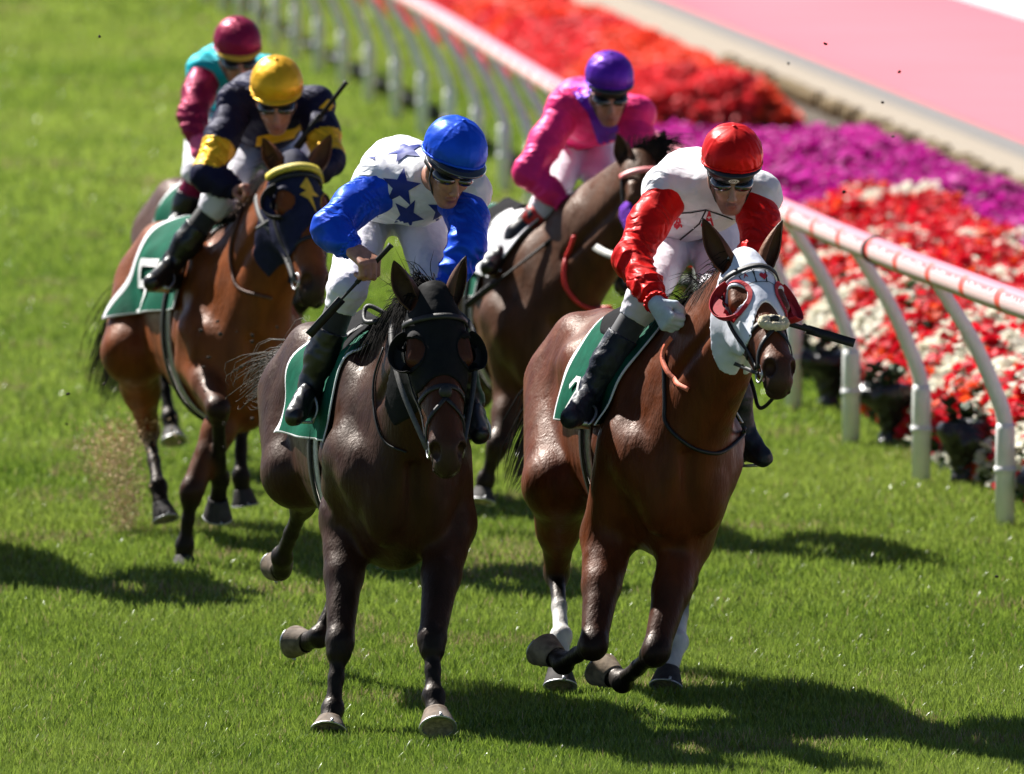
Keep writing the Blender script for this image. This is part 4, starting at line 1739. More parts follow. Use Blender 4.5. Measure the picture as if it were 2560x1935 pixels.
def blades(n, Y0, Y1, hgt, wid, xfun0, xfun1, r):
    Y = Y0 + (Y1 - Y0) * r.random(n)
    t = r.random(n)
    X = xfun0(Y) * (1 - t) + xfun1(Y) * t
    den = vnoise(X, Y, .35, 3) * .6 + vnoise(X, Y, .11, 4) * .4
    keep = r.random(n) < (.55 + .6 * den)
    X, Y, den = X[keep], Y[keep], den[keep]
    n = len(X)
    h = hgt * (.55 + .75 * r.random(n)) * (.75 + .5 * vnoise(X, Y, .22, 5))
    w = wid * (.7 + .6 * r.random(n))
    az = r.random(n) * 2 * np.pi
    ln = (.15 + .75 * r.random(n) ** 1.3)
    laz = r.random(n) * 2 * np.pi + .0
    lx, ly = np.cos(laz) * ln * h * .8, np.sin(laz) * ln * h * .8
    wx, wy = np.cos(az) * w / 2, np.sin(az) * w / 2
    z0 = np.zeros(n)
    P = np.zeros((n, 5, 3), dtype=np.float32)
    hh = h * np.sqrt(np.maximum(1 - (ln * .8) ** 2 * .6, .2))
    P[:, 0] = np.stack([X - wx, Y - wy, z0], 1)
    P[:, 1] = np.stack([X + wx, Y + wy, z0], 1)
    P[:, 2] = np.stack([X + lx * .35 + wx * .8, Y + ly * .35 + wy * .8, hh * .6], 1)
    P[:, 3] = np.stack([X + lx * .35 - wx * .8, Y + ly * .35 - wy * .8, hh * .6], 1)
    P[:, 4] = np.stack([X + lx, Y + ly, hh], 1)
    # blade colours: fresh green to yellow green with some straw
    g = r.random(n)[:, None]
    big = (vnoise(X, Y, 2.4, 8) * .6 + vnoise(X, Y, .8, 9) * .4)[:, None]
    big = np.clip(big * 1.6 - .35, 0, 1)
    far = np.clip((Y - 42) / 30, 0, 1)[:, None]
    g = g ** 1.4
    c = (V(.055, .125, .006) * (1 - g) + V(.33, .47, .030) * g) * (1 - .4 * big) + V(.42, .50, .055) * .4 * big
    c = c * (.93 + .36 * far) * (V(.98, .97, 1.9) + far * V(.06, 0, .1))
    straw = r.random(n) < .025
    worn = vnoise(X, Y, .7, 14) > .80
    straw |= worn & (r.random(n) < .30)
    c[straw] = V(.42, .34, .17) * (.5 + .6 * r.random(straw.sum()))[:, None]
    return P, c


def build_grass():
    r = np.random.default_rng(11)
    left = lambda Y: -1280.0 / 24768 * Y - 1.0
    right = lambda Y: np.minimum(1280.0 / 24768 * Y + 1.0, np.vectorize(rail_x)(Y) + np.where(Y > 73, 1.9, 1.2))
    parts = []
    for (n, a, b, h, w) in GRASS_BANDS:
        parts.append(blades(n, a, b, h, w, left, right, r))
    P = np.concatenate([p for p, c in parts])
    C = np.concatenate([c for p, c in parts])
    n = len(P)
    me = bpy.data.meshes.new('grass')
    me.vertices.add(n * 5)
    me.vertices.foreach_set('co', P.reshape(-1))
    i = (np.arange(n) * 5)[:, None]
    quads = i + np.array([[0, 1, 2, 3]])
    tris = i + np.array([[3, 2, 4]])
    me.loops.add(n * 7)
    me.loops.foreach_set('vertex_index', np.concatenate([quads, tris], 1).astype(np.int32).ravel())
    me.polygons.add(n * 2)
    ls = np.stack([np.arange(n) * 7, np.arange(n) * 7 + 4], 1).astype(np.int32).ravel()
    me.polygons.foreach_set('loop_start', ls)
    me.polygons.foreach_set('loop_total', np.tile(np.array([4, 3], dtype=np.int32), n))
    me.update(calc_edges=True)
    me.materials.append(grass_mat())
    o = bpy.data.objects.new('grass', me)
    link(o)
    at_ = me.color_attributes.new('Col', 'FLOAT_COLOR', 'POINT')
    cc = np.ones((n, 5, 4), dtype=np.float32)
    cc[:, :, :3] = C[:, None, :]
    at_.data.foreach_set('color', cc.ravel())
    tag(o, 'short green turf grass covering the racetrack', 'grass', kind='stuff')


GRASS_BANDS = [(440000, 35.2, 41.5, .052, .0050), (260000, 41.5, 50, .055, .0075), (190000, 50, 65, .055, .012), (150000, 65, 95, .06, .02), (70000, 95, 135, .07, .035)]
build_grass()


# ------------------------------------------------------------------ ground strips beyond the rail
xe = lambda Y: 3.6 - .096 * (Y - 69.6)
ys = [30, 45, 60, 80, 100, 130, 200]
sheet('soil_bed', lambda y: rail_x(min(y, 159)) + (.42 if y < 70 else 1.7), lambda y: max(xe(y) + .02, rail_x(min(y, 159)) + 2.5), [30, 40, 45, 50, 55, 60, 65, 69.9, 73, 75, 80, 85, 90, 96, 104, 112, 130, 158], .004, mat_simple('garden soil', (.075, .055, .035), .95, var=.5, scale=8, bump=.02, bscale=40))
sheet('gravel_path', lambda y: xe(y), lambda y: xe(y) + .66, ys, .008, mat_simple('sandy gravel', (.30, .25, .19), .9, var=.15, scale=30, bump=.006, bscale=120))
sheet('asphalt_path', lambda y: xe(y) + .66, lambda y: xe(y) + .94, ys, .012, mat_simple('grey asphalt', (.165, .155, .148), .85, var=.1, scale=20, bump=.004, bscale=150))
sheet('pink_lawn', lambda y: xe(y) + .94, lambda y: xe(y) + 4.0, ys, .016, mat_simple('pink painted surface', (.62, .090, .130), .8, var=.06, scale=.5))
sheet('white_pavement', lambda y: xe(y) + 4.0, lambda y: xe(y) + 30, ys, .020, mat_simple('white paving', (.78, .74, .72), .8, var=.06, scale=2))

# low log edging between the beds and the path
ed_ = thing('garden_edging', 'low golden timber log edging between the flower beds and the sandy path', 'garden edging', None, (xe(60), 60, 0))
r_ = random.Random(5)
lm_ = mat_simple('golden timber', (.27, .20, .10), .85, var=.35, scale=4, bump=.004, bscale=60)
l0_ = None
y_ = 54.0
for k_ in range(98):
    p_ = V(xe(y_) - .03, y_, 0)
    if l0_ is None:
        l0_ = Geo().tube([p_, p_ + V(0, 0, .12), p_ + V(0, 0, .13)], [.07, .07, .05], 8).build('log', lm_, ed_)
        q0_ = p_
    else:
        c_ = l0_.copy()
        link(c_, ed_)
        c_.location = Vector(p_ - q0_)
        c_.scale = (1, 1, .85 + .3 * r_.random())
    y_ += .26 if r_.random() < .75 else .6


# ------------------------------------------------------------------ running rail
def rail_wrap_mat():
    """printed sleeve: pink above, repeated blocks of white marks parted by red bands on the track side"""
    m, N, L, B = new_mat('printed rail sleeve')
    uv = N.new('ShaderNodeUVMap')
    sp = N.new('ShaderNodeSeparateXYZ')
    L.new(uv.outputs[0], sp.inputs[0])

    def mth(op, a, b=None, c=None):
        n = nd(N, 'ShaderNodeMath', operation=op)
        for i, q in enumerate((a, b, c)):
            if q is None: continue
            if isinstance(q, (int, float)): n.inputs[i].default_value = q
            else: L.new(q, n.inputs[i])
        return n.outputs[0]

    def mix(f, a, b):
        n = nd(N, 'ShaderNodeMix', data_type='RGBA')
        L.new(f, n.inputs[0])
        for i, q in ((6, a), (7, b)):
            if isinstance(q, tuple): n.inputs[i].default_value = (*q, 1)
            else: L.new(q, n.inputs[i])
        return n.outputs[2]
    u, v = sp.outputs[0], sp.outputs[1]
    ph = mth('FRACT', mth('DIVIDE', u, .80))
    band = mth('GREATER_THAN', ph, .86)
    cell = mth('FLOOR', mth('MULTIPLY', u, 26))
    wn1 = nd(N, 'ShaderNodeTexWhiteNoise', noise_dimensions='1D')
    L.new(cell, wn1.inputs['W'])
    letter = mth('FRACT', mth('MULTIPLY', u, 26))
    top = mth('ADD', mth('MULTIPLY', wn1.outputs[0], .12), .64)
    gap = mth('GREATER_THAN', letter, .22)
    white = mth('MULTIPLY', mth('LESS_THAN', v, top), mth('GREATER_THAN', v, .12))
    upper = mth('MULTIPLY', white, mth('MAXIMUM', gap, mth('LESS_THAN', v, .52)))
    lines = mth('GREATER_THAN', mth('FRACT', mth('MULTIPLY', v, 30)), .18)
    wl = mth('MULTIPLY', upper, lines)
    col = mix(mth('GREATER_THAN', v, .78), (.74, .13, .14), (.70, .20, .25))
    col = mix(wl, col, (.80, .66, .64))
    side = mth('MULTIPLY', band, mth('LESS_THAN', v, .84))
    col = mix(side, col, (.78, .085, .06))
    col = mix(mth('LESS_THAN', v, .10), col, (.30, .32, .20))
    L.new(col, B.inputs['Base Color'])
    B.inputs['Roughness'].default_value = .42
    return m


def build_rail():
    root = thing('running_rail', 'long curved white running rail wrapped in a pink and red printed sleeve', 'running rail', None, tuple(rail_pt(47)))
    Ys = np.arange(32, 134, .25)
    pts = [rail_pt(y) + V(-.34, 0, 1.20) for y in Ys]
    n = 20
    R = .062
    vs, fs, uvs = [], [], []
    L_ = 0
    Ls = []
    for i, p in enumerate(pts):
        if i: L_ += np.linalg.norm(p - pts[i - 1])
        Ls.append(L_)
        t = unit(pts[min(i + 1, len(pts) - 1)] - pts[max(i - 1, 0)])
        sd = unit(np.cross(t, V(0, 0, 1)))
        for k in range(n + 1):
            a = 2 * math.pi * k / n
            vs.append(p + sd * R * math.sin(a) * -1 + V(0, 0, 1) * -R * math.cos(a))
    W = n + 1
    for i in range(len(pts) - 1):
        for k in range(n):
            fs.append((i * W + k, i * W + k + 1, (i + 1) * W + k + 1, (i + 1) * W + k))
    o = mesh_obj('rail', vs, fs, rail_wrap_mat(), root)
    uvl = o.data.uv_layers.new(name='UVMap')
    dat = []
    for p in o.data.polygons:
        for li in p.loop_indices:
            vi = o.data.loops[li].vertex_index
            i, k = divmod(vi, W)
            a = k / n              # 0 bottom, .25 track side, .5 top
            dat += [Ls[i], min(a, 1 - a) * 2 if a <= .5 else .7 + .3 * (1 - a)]
    uvl.data.foreach_set('uv', dat)
    pm = mat_simple('white post paint', (.90, .90, .86), .38, var=.06, scale=8)
    pv = mat_simple('white plastic sleeve', (.88, .88, .84), .35, var=.05, scale=8)
    Y = 34.85
    first = None
    k = 0
    while Y < 130:
        b = rail_pt(Y)
        if first is None:
            base = V(0, 0, 0)
            prof = bez([V(0, 0, -.02), V(0, 0, .25), V(-.002, 0, .5), V(-.06, 0, .68), V(-.15, 0, .88), V(-.26, 0, 1.06), V(-.325, 0, 1.16)], 30)
            p0 = b
            g = Geo().tube([p0 + q for q in prof], [.037] * 14 + [.036 - .0004 * i for i in range(17)], 14)
            po = g.build('post', pm, root)
            sl = Geo().tube([p0 + V(0, 0, -.01), p0 + V(0, 0, .47), p0 + V(0, 0, .50)], [.045, .045, .040], 16).build('post_sleeve', pv, po)
            co = Geo().tube([p0 + V(0, 0, .27), p0 + V(0, 0, .30)], .051, 16).build('collar', M['ink_white'], po)
            first = (po, [sl, co], b)
        else:
            po = first[0].copy()
            link(po, root)
            po.location = Vector(b - first[2])
            for q in first[1]:
                c = q.copy()
                link(c, po)
        k += 1
        Y += 2.14 if Y < 60 else 2.3
    # yellow and black joiners on the rail
    for y in (47.0, 56.6):
        p = rail_pt(y) + V(-.34, 0, 1.20)
        d = unit(rail_pt(y + .5) - rail_pt(y))
        Geo().tube([p - d * .03, p + d * .03], .069, 20).build('joiner', M['rubber'] if y < 50 else M['ink_yellow'], root)


build_rail()


# ------------------------------------------------------------------ flower beds
def flowers(name, label, n, regf, colf, hgt, size, petal_mat_rough=.7, leaf=.5, seed=1):
    r = np.random.default_rng(seed)
    X, Y, T = regf(r, n)
    bump = vnoise(X, Y, .45, seed) * .6 + vnoise(X, Y, .17, seed + 1) * .4
    z = hgt * T * (.72 + .5 * bump)
    n = len(X)
    kind = r.random(n)
    isleaf = kind < leaf
    z = np.where(isleaf, z * (.45 + .5 * r.random(n)), z * (.9 + .12 * r.random(n)))
    C = colf(X, Y, z, r, n)
    C[isleaf] = V(.035, .075, .018) * (.5 + .9 * r.random(isleaf.sum()))[:, None]
    s = size * (.6 + .8 * r.random(n))
    s = np.where(isleaf, s * 1.1, s)
    verts = np.zeros((n, 12, 3), dtype=np.float32)
    for k in range(3):
        az = r.random(n) * 2 * np.pi
        tl = .2 + 1.0 * r.random(n)
        ux, uy, uz = np.cos(az), np.sin(az), np.zeros(n)
        wx, wy, wz = -np.sin(az) * np.cos(tl), np.cos(az) * np.cos(tl), np.sin(tl)
        ox, oy, oz = [(r.random(n) - .5) * s * .6 for _ in range(3)]
        for j, (a, b) in enumerate(((-1, 0), (0, -.8), (1, 0), (0, .8))):
            verts[:, k * 4 + j, 0] = X + ox + s * .5 * (a * ux + b * wx)
            verts[:, k * 4 + j, 1] = Y + oy + s * .5 * (a * uy + b * wy)
            verts[:, k * 4 + j, 2] = z + oz + s * .5 * (a * uz + b * wz)
    i = (np.arange(n * 3) * 4)[:, None] + np.array([[0, 1, 2, 3]])
    m, N, L, B = new_mat(name + ' petals')
    ca = nd(N, 'ShaderNodeVertexColor', layer_name='Col')
    L.new(ca.outputs[0], B.inputs['Base Color'])
    B.inputs['Roughness'].default_value = petal_mat_rough
    tr = N.new('ShaderNodeBsdfTranslucent')
    L.new(ca.outputs[0], tr.inputs[0])
    mx = N.new('ShaderNodeMixShader')
    mx.inputs[0].default_value = .35
    L.new(B.outputs[0], mx.inputs[1])
    L.new(tr.outputs[0], mx.inputs[2])
    L.new(mx.outputs[0], N['Material Output'].inputs[0])
    o = mesh_obj(name, verts.reshape(-1, 3), i, m, None, smooth=False)
    set_col(o, np.repeat(C, 12, axis=0))
    return tag(o, label, 'flower bed', kind='stuff')


def reg(Ya, Yb, a=.40, b=-.55, edge=.35, xmax=99, front=None):
    def f(r, n):
        Y = Ya + (Yb - Ya) * r.random(n)
        x0 = np.vectorize(rail_x)(Y) + a
        x1 = np.minimum(xe(Y) + b, xmax)
        t = r.random(n)
        X = x0 + (x1 - x0) * t
        keep = x1 > x0
        if front is not None: keep &= front(X, Y)
        X, Y, x0, x1 = X[keep], Y[keep], x0[keep], x1[keep]
        e = np.minimum(np.minimum(X - x0, x1 - X) / edge, np.minimum(Y - Ya, Yb - Y) / edge)
        T = np.sqrt(np.clip(e, 0.02, 1))
        return X, Y, T
    return f


def col_redwhite(X, Y, z, r, n):
    c = V(.70, .012, .030)[None, :] * (.7 + .5 * r.random(n))[:, None]
    o = r.random(n) < .14
    c[o] = V(.80, .09, .02)
    w = (vnoise(X, Y, .27, 21) + .25 * vnoise(X, Y, .10, 22) + np.where(X < np.vectorize(rail_x)(Y) + 1.15, .20, -.03)) > .85
    w |= r.random(n) < .03
    c[w] = V(.88, .85, .72) * (.85 + .15 * r.random(w.sum()))[:, None]
    return c


def col_magenta(X, Y, z, r, n):
    c = V(.52, .012, .30)[None, :] * (.65 + .6 * r.random(n))[:, None]
    o = r.random(n) < .2
    c[o] = V(.72, .05, .48)
    return c


def col_orange(X, Y, z, r, n):
    c = V(.86, .090, .040)[None, :] * (.75 + .4 * r.random(n))[:, None]
    o = vnoise(X, Y, 1.4, 31) > .62
    c[o] = V(.80, .055, .065) * (.75 + .4 * r.random(o.sum()))[:, None]
    return c


nearf = lambda X, Y: Y < 62.5 - np.maximum(X - 2.65, 0) * 14 - np.maximum(2.3 - X, 0) * 2.0
farf = lambda X, Y: ~(Y < 63.2 - np.maximum(X - 2.65, 0) * 14 - np.maximum(2.3 - X, 0) * 2.0)
flowers('red_and_white_flowers', 'bed of red flowers with clumps of creamy white behind the near rail', 60000, reg(40, 63, a=.30, front=nearf), col_redwhite, .52, .06, leaf=.30, seed=2)
flowers('magenta_flowers', 'bed of magenta petunias beyond the red and white bed', 46000, reg(52, 71.5, a=.8, front=farf), col_magenta, .40, .06, leaf=.22, seed=5)
flowers('orange_flowers', 'bed of orange red flowers farthest along the rail', 60000, reg(77, 122, a=1.6, b=-.62), col_orange, .42, .08, leaf=.15, seed=8)


# black planters standing along the foot of the rail
ORD = ['first', 'second', 'third', 'fourth', 'fifth', 'sixth', 'seventh', 'eighth', 'ninth', 'tenth', 'eleventh', 'twelfth', 'thirteenth', 'fourteenth', 'fifteenth', 'sixteenth', 'seventeenth', 'eighteenth', 'nineteenth', 'twentieth'] + ['twenty-' + q for q in ('first', 'second', 'third', 'fourth', 'fifth', 'sixth', 'seventh', 'eighth', 'ninth')] + ['thirtieth'] + ['thirty-' + q for q in ('first', 'second', 'third', 'fourth')]


def build_planters():
    first = None
    Y = 45.55
    k = 0
    r = random.Random(3)
    while Y < 112:
        b = rail_pt(Y) + V(.20, 0, 0)
        if first is None:
            t = thing('planter', 'x', 'planter', 'black planters along the foot of the rail', tuple(b))
            S = SDF()
            S.cone(b + V(0, 0, 0), b + V(0, 0, .14), .065, .040, .03)
            S.cone(b + V(0, 0, .16), b + V(0, 0, .26), .07, .12, .03)
            S.ell(b + V(.05, -.03, .27), (.14, .12, .07), None, .03)
            S.ell(b + V(-.08, -.05, .23), (.08, .08, .06), None, .02)
            S.cut(b + V(.02, 0, .36), (.12, .12, .07), None, .02)
            S.disp = lambda x, y, z: disp_fold(x, y, z, .014, 48, .8)
            v, f = S.mesh(.012, smooth=1)
            p = mesh_obj('bowl', v, f, M['black_plastic'], t)
            g = Geo()
            for i in range(26):
                an, rr = r.random() * 6.28, r.random() * .11
                h = .28 + .12 * r.random()
                c = b + V(rr * math.cos(an), rr * math.sin(an), h)
                d = V(r.random() - .5, r.random() - .5, .4)
                g.strap([c, c + d * .07, c + d * .13 - V(0, 0, .03)], V(d[1], -d[0], .6), .05, .004)
            q = g.build('foliage', mat_simple('dark foliage', (.03, .055, .018), .5, var=.5, scale=30), t)
            first = (t, [p, q])
        else:
            t = first[0].copy()
            link(t)
            t.location = Vector(b)
            t.rotation_euler = (0, 0, r.random() * 6.28)
            sc_ = 1.0 if Y < 55 else (.75 if Y < 66 else .5)
            t.scale = (sc_, sc_, sc_)
            for q in first[1]:
                c = q.copy()
                link(c, t)
        t['label'] = 'black planter at the foot of the rail, %s from the right edge' % ORD[k]
        k += 1
        Y += 2.16


build_planters()


# ------------------------------------------------------------------ horse and rider in blue and white
def legs_from(d):
    return {k: [at(*q) for q in v] for k, v in d.items()}


def horse_one():
    coat = (.036, .0125, .0058)
    O = V(-.49, 38.12, 0)
    legs = legs_from({
        'FL': [(868, 1300, 38.0), (850, 1605, 37.66), (832, 1772, 37.56), (825, 1800, 37.52), (820, 1836, 37.48)],
        'FR': [(1122, 1310, 37.85), (1080, 1598, 37.42), (1084, 1740, 37.30), (1090, 1782, 37.24), (1094, 1842, 37.16)],
        'HL': [(748, 1180, 38.85), (757, 1262, 39.30), (705, 1392, 39.50), (703, 1425, 39.56), (690, 1395, 39.66)],
        'HR': [(905, 1230, 38.7), (882, 1400, 39.10), (798, 1592, 38.95), (768, 1603, 39.02), (728, 1588, 39.10)]})
    a = math.radians(9)
    head = (at(1089, 740, 37.42), at(1127, 1142, 37.10), V(math.cos(a), math.sin(a), .0))
    H = build_horse('dark brown racehorse in a black hood with black eye cups', O, math.radians(12), 1.47, legs, head, coat, points=(.011, .008, .0065), res=RES_A, muzzle=(.035, .019, .014), head_col=(.062, .019, .0085), hoof_mats={k: M['hoof'] for k in ('FL', 'FR', 'HL', 'HR')})
    H.coat = coat
    eyes(H)
    build_ear(H, -1, at(984, 652, 37.42), (.085, .040, .026), H.root, open_dir=V(-.35, -1, 0))
    build_ear(H, 1, at(1166, 640, 37.44), (.085, .040, .026), H.root, open_dir=V(.9, -.5, 0))
    hood = build_hood(H, M['black_hood'], t_max=.30, notch=.03, res=RES_A * .8)
    hb = bvh_of(hood)
    eye_cup(H, -1, M['black_hood'], M['black_hood'], hood, R=.066, out=.066, inner=.036)
    eye_cup(H, 1, M['black_hood'], M['black_hood'], hood, R=.066, out=.066, inner=.036)
    bridle(H, hood_bvh=hb, nose_t=.365)
    girth_and_saddle(H)
    saddle_cloth(H, '', f0=.12, f1=-.64, amax=92, rear_drop=8, number='1', num_mat=M['ink_yellow'], num_h=.16, num_at=(.55, .30))
    # mane tossed to the left behind the ears, forelock, tail
    r = np.random.default_rng(3)
    st = []
    for i in range(420):
        b = H.Hd(-.02, -.09, 0) + V(r.normal(0, .020), r.normal(.03, .03), r.normal(0, .02))
        e = b + V(-.09 + r.normal(0, .035), .02, .01 + r.normal(0, .05))
        st.append([b, b * .55 + e * .45 + V(-.01, 0, .03 + r.normal(0, .015)), e + V(r.normal(0, .02), 0, r.normal(0, .03))])
    for i in range(420):
        t = r.random()
        b = H.Hd(-.02, -.07, 0) * (1 - t) + H.P(.02, 0, -.0) * t + H.rt * r.normal(0, .008)
        b[2] += .02 - .03 * t
        e = b + H.rt * (-.12 + r.normal(0, .03)) + V(0, 0, -.10 + r.normal(0, .04))
        st.append([b, b * .5 + e * .5 + V(-.02, 0, .05), e])
    for i in range(90):
        b = H.Hd(.0, -.035, 0) + V(r.normal(0, .022), 0, 0)
        st.append([b, b + V(r.normal(0, .02), -.02, .02), b + V(r.normal(0, .035), -.03, .01 + r.normal(0, .02))])
    hair('mane', st, M['hair'], H.root, .0021)
    st = []
    d0 = H.P(-1.30, 0, -.22)
    for i in range(230):
        q = r.normal(0, 1, 3)
        e = at(652, 972, 39.9) + V(q[0] * .045, q[1] * .06, q[2] * .035)
        st.append([d0 + q * .015, d0 * .6 + e * .4 + V(0, .06, .06) + q * .025, e * .75 + d0 * .25 + q * .035 + V(0, 0, .02), e])
    hair('tail', st, mat_simple('grizzled tail hair', (.075, .064, .056), .6, var=.6, scale=60), H.root, .0022)
    # running martingale / breast straps and reins
    J = dict(seam=.70, seam_r=.100,
        head=at(1139, 372, 37.86), up=V(.27, -.36, .89), front=V(.36, -.86, -.40),
        neck=at(1082, 448, 38.12), chest=at(1040, 462, 38.22), back=at(1000, 446, 38.46), pelvis=at(975, 470, 38.78),
        SL=at(940, 455, 38.14), SR=at(1172, 478, 38.06), EL=at(826, 572, 37.93), ER=at(1168, 610, 37.88),
        WL=at(880, 622, 37.84), WR=at(1116, 716, 37.82),
        HL=at(920, 530, 38.72), HR=at(1045, 530, 38.72), KL=at(868, 722, 38.08), KR=at(1088, 710, 38.08),
        AL=at(776, 962, 38.14), AR=at(1180, 1000, 38.20), TL=at(736, 1040, 37.98), TR=at(1200, 1086, 38.02),
        heelL=at(786, 1012, 38.22), heelR=at(1176, 1045, 38.26),
        handL=(at(932, 662, 37.76) - at(880, 622, 37.84), V(.35, -.2, -.9), V(.6, -.3, .6), 1.12),
        handR=(at(1100, 760, 37.80) - at(1116, 716, 37.82), V(-.8, -.3, -.4), V(-.1, -.9, .4), 1.1),
        hand_size=1.30, billow=[(at(945, 500, 38.35), (.10, .14, .08))], bulk=1.02, cap=1.0, peak=.042)
    mats = dict(jacket=M['silk_white'], sleeve=M['silk_blue'], breeches=M['breeches'], legging=M['legging'], boot=M['boot'], cap=M['cap_blue'], peak=M['goggle'])
    R = build_jockey('jockey in royal blue cap and white jacket with blue stars and blue sleeves', J, mats, res=RES_J)
    # stars
    st = [(925, 356, .055, .3), (1012, 352, .080, -.2), (1003, 470, .078, .15), (1018, 540, .066, .5), (1103, 528, .055, .1), (938, 518, .035, .4)]
    for (x, y, rr, ro) in st:
        c = at(x, y, 38.1)
        n = unit(V(0, -1, .12 if y > 400 else .8))
        u = V(1, 0, 0)
        w = np.cross(n, u)
        decal('star', [star_poly(rr, 5, ro)], c, u, w, R.jbvh, M['ink_blue'], R.jacket, off=.004, depth=1.4)
    # oval maker's badge on the helmet rim
    c = R.hl(0, .135, -.052)
    nrm = unit(R.R[1] + R.R[2] * .1)
    uu = -R.R[0] if R.R[0][0] < 0 else R.R[0]
    badge(R, c, nrm, uu)
    whip('black whip held across the thigh by the jockey in blue and white', at(978, 612, R.gripL[1] - .01), at(772, 838, R.gripL[1] + .04))
    # reins
    bl = H.Hd(.525, -.100, -.062)
    g1 = at(1095, 745, 37.80)
    rein('rein', [bl, at(1000, 960, 37.35), at(978, 830, 37.55), at(1010, 765, 37.72), g1], M['grey_strap'], H.root, .020)
    rein('rein', [H.Hd(.525, -.100, .062), at(1185, 950, 37.5), at(1180, 820, 37.65), g1], M['grey_strap'], H.root, .020)
    rein('rein', [at(1000, 790, 37.7), at(960, 800, 37.75), at(915, 805, 37.8), at(910, 780, 37.85), at(925, 765, 37.85), at(975, 790, 37.8)], M['leather'], H.root, .018)
    gg = Geo().tube(lay(H, [at(962, 870, 37.62), at(938, 950, 37.5), at(940, 1040, 37.42), at(965, 1105, 37.38), at(1017, 1130, 37.36)], .006, 40), .0045, 6)
    gg.build('neck_cord', M['rubber'], H.root)
    stirrup(J['AL'], J['TL'], J['heelL'], R.root, at(800, 880, 38.10))
    stirrup(J['AR'], J['TR'], J['heelR'], R.root, at(1170, 900, 38.15))
    return H, R


def badge(R, c, nrm, uu, sc=1.0):
    ww = np.cross(nrm, uu)
    el = [(.021 * sc * math.cos(t), .011 * sc * math.sin(t)) for t in np.linspace(0, 2 * math.pi, 24, endpoint=False)]
    b = bvh_of(R.helm)
    decal('badge', [el], c, uu, ww, b, M['ink_white'], R.helm, off=.003, cell=.01, depth=.3)
    polys = []
    for i, ch in enumerate('GPA'):
        polys += [[(x + (i - 1) * .0098 * sc, y) for x, y in q] for q in glyph(ch, .010 * sc)]
    decal('badge_letters', polys, c, uu, ww, b, M['ink_black'], R.helm, off=.0045, cell=.01, depth=.3)




def fly_hair(H, n, side, seed, reach=.16):
    r = np.random.default_rng(seed)
    st = []
    for i in range(n):
        t = r.random()
        b = H.Hd(-.02, -.06, 0) * (1 - t) + H.P(.02, 0, .0) * t + H.rt * r.normal(0, .008)
        b[2] += .015 - .03 * t
        e = b + H.rt * (side * reach * (.7 + .5 * r.random())) + V(0, 0, -.06 + r.normal(0, .05))
        st.append([b, b * .5 + e * .5 + V(0, 0, .045), e])
    for i in range(n // 5):
        b = H.Hd(.0, -.035, 0) + H.HR[2] * r.normal(0, .02)
        st.append([b, b + V(r.normal(0, .02), -.02, .02), b + V(r.normal(0, .03), -.03, .01 + r.normal(0, .02))])
    hair('mane', st, M['hair'], H.root, .0018)


def tail(H, end, n=300, seed=1, mat=None, fluff=.05):
    r = np.random.default_rng(seed)
    d0 = H.P(-1.28, 0, -.20)
    st = []
    for i in range(n):
        q = r.normal(0, 1, 3)
        e = end + q * V(fluff, fluff * 2, fluff)
        st.append([d0 + q * .014, d0 * .6 + e * .4 + V(0, .08, .08) + q * .02, e * .72 + d0 * .28 + q * .03 + V(0, 0, .03), e])
    hair('tail', st, mat or M['hair'], H.root, .003)


def stock_reins(H, grip, mat, dip=.10, w=.018):
    for s in (-1, 1):
        a = H.Hd(.525, -.100, s * .064)
        m = a * .5 + grip * .5 + H.rt * s * .07 - V(0, 0, dip)
        rein('rein', [a, m, grip], mat, H.root, w)


# ------------------------------------------------------------------ horse and rider in red and white
M['pale_hoof'] = mat_simple('pale hoof horn', (.24, .185, .13), .75, var=.3, scale=30, bump=.001, bscale=80, spec=.3)


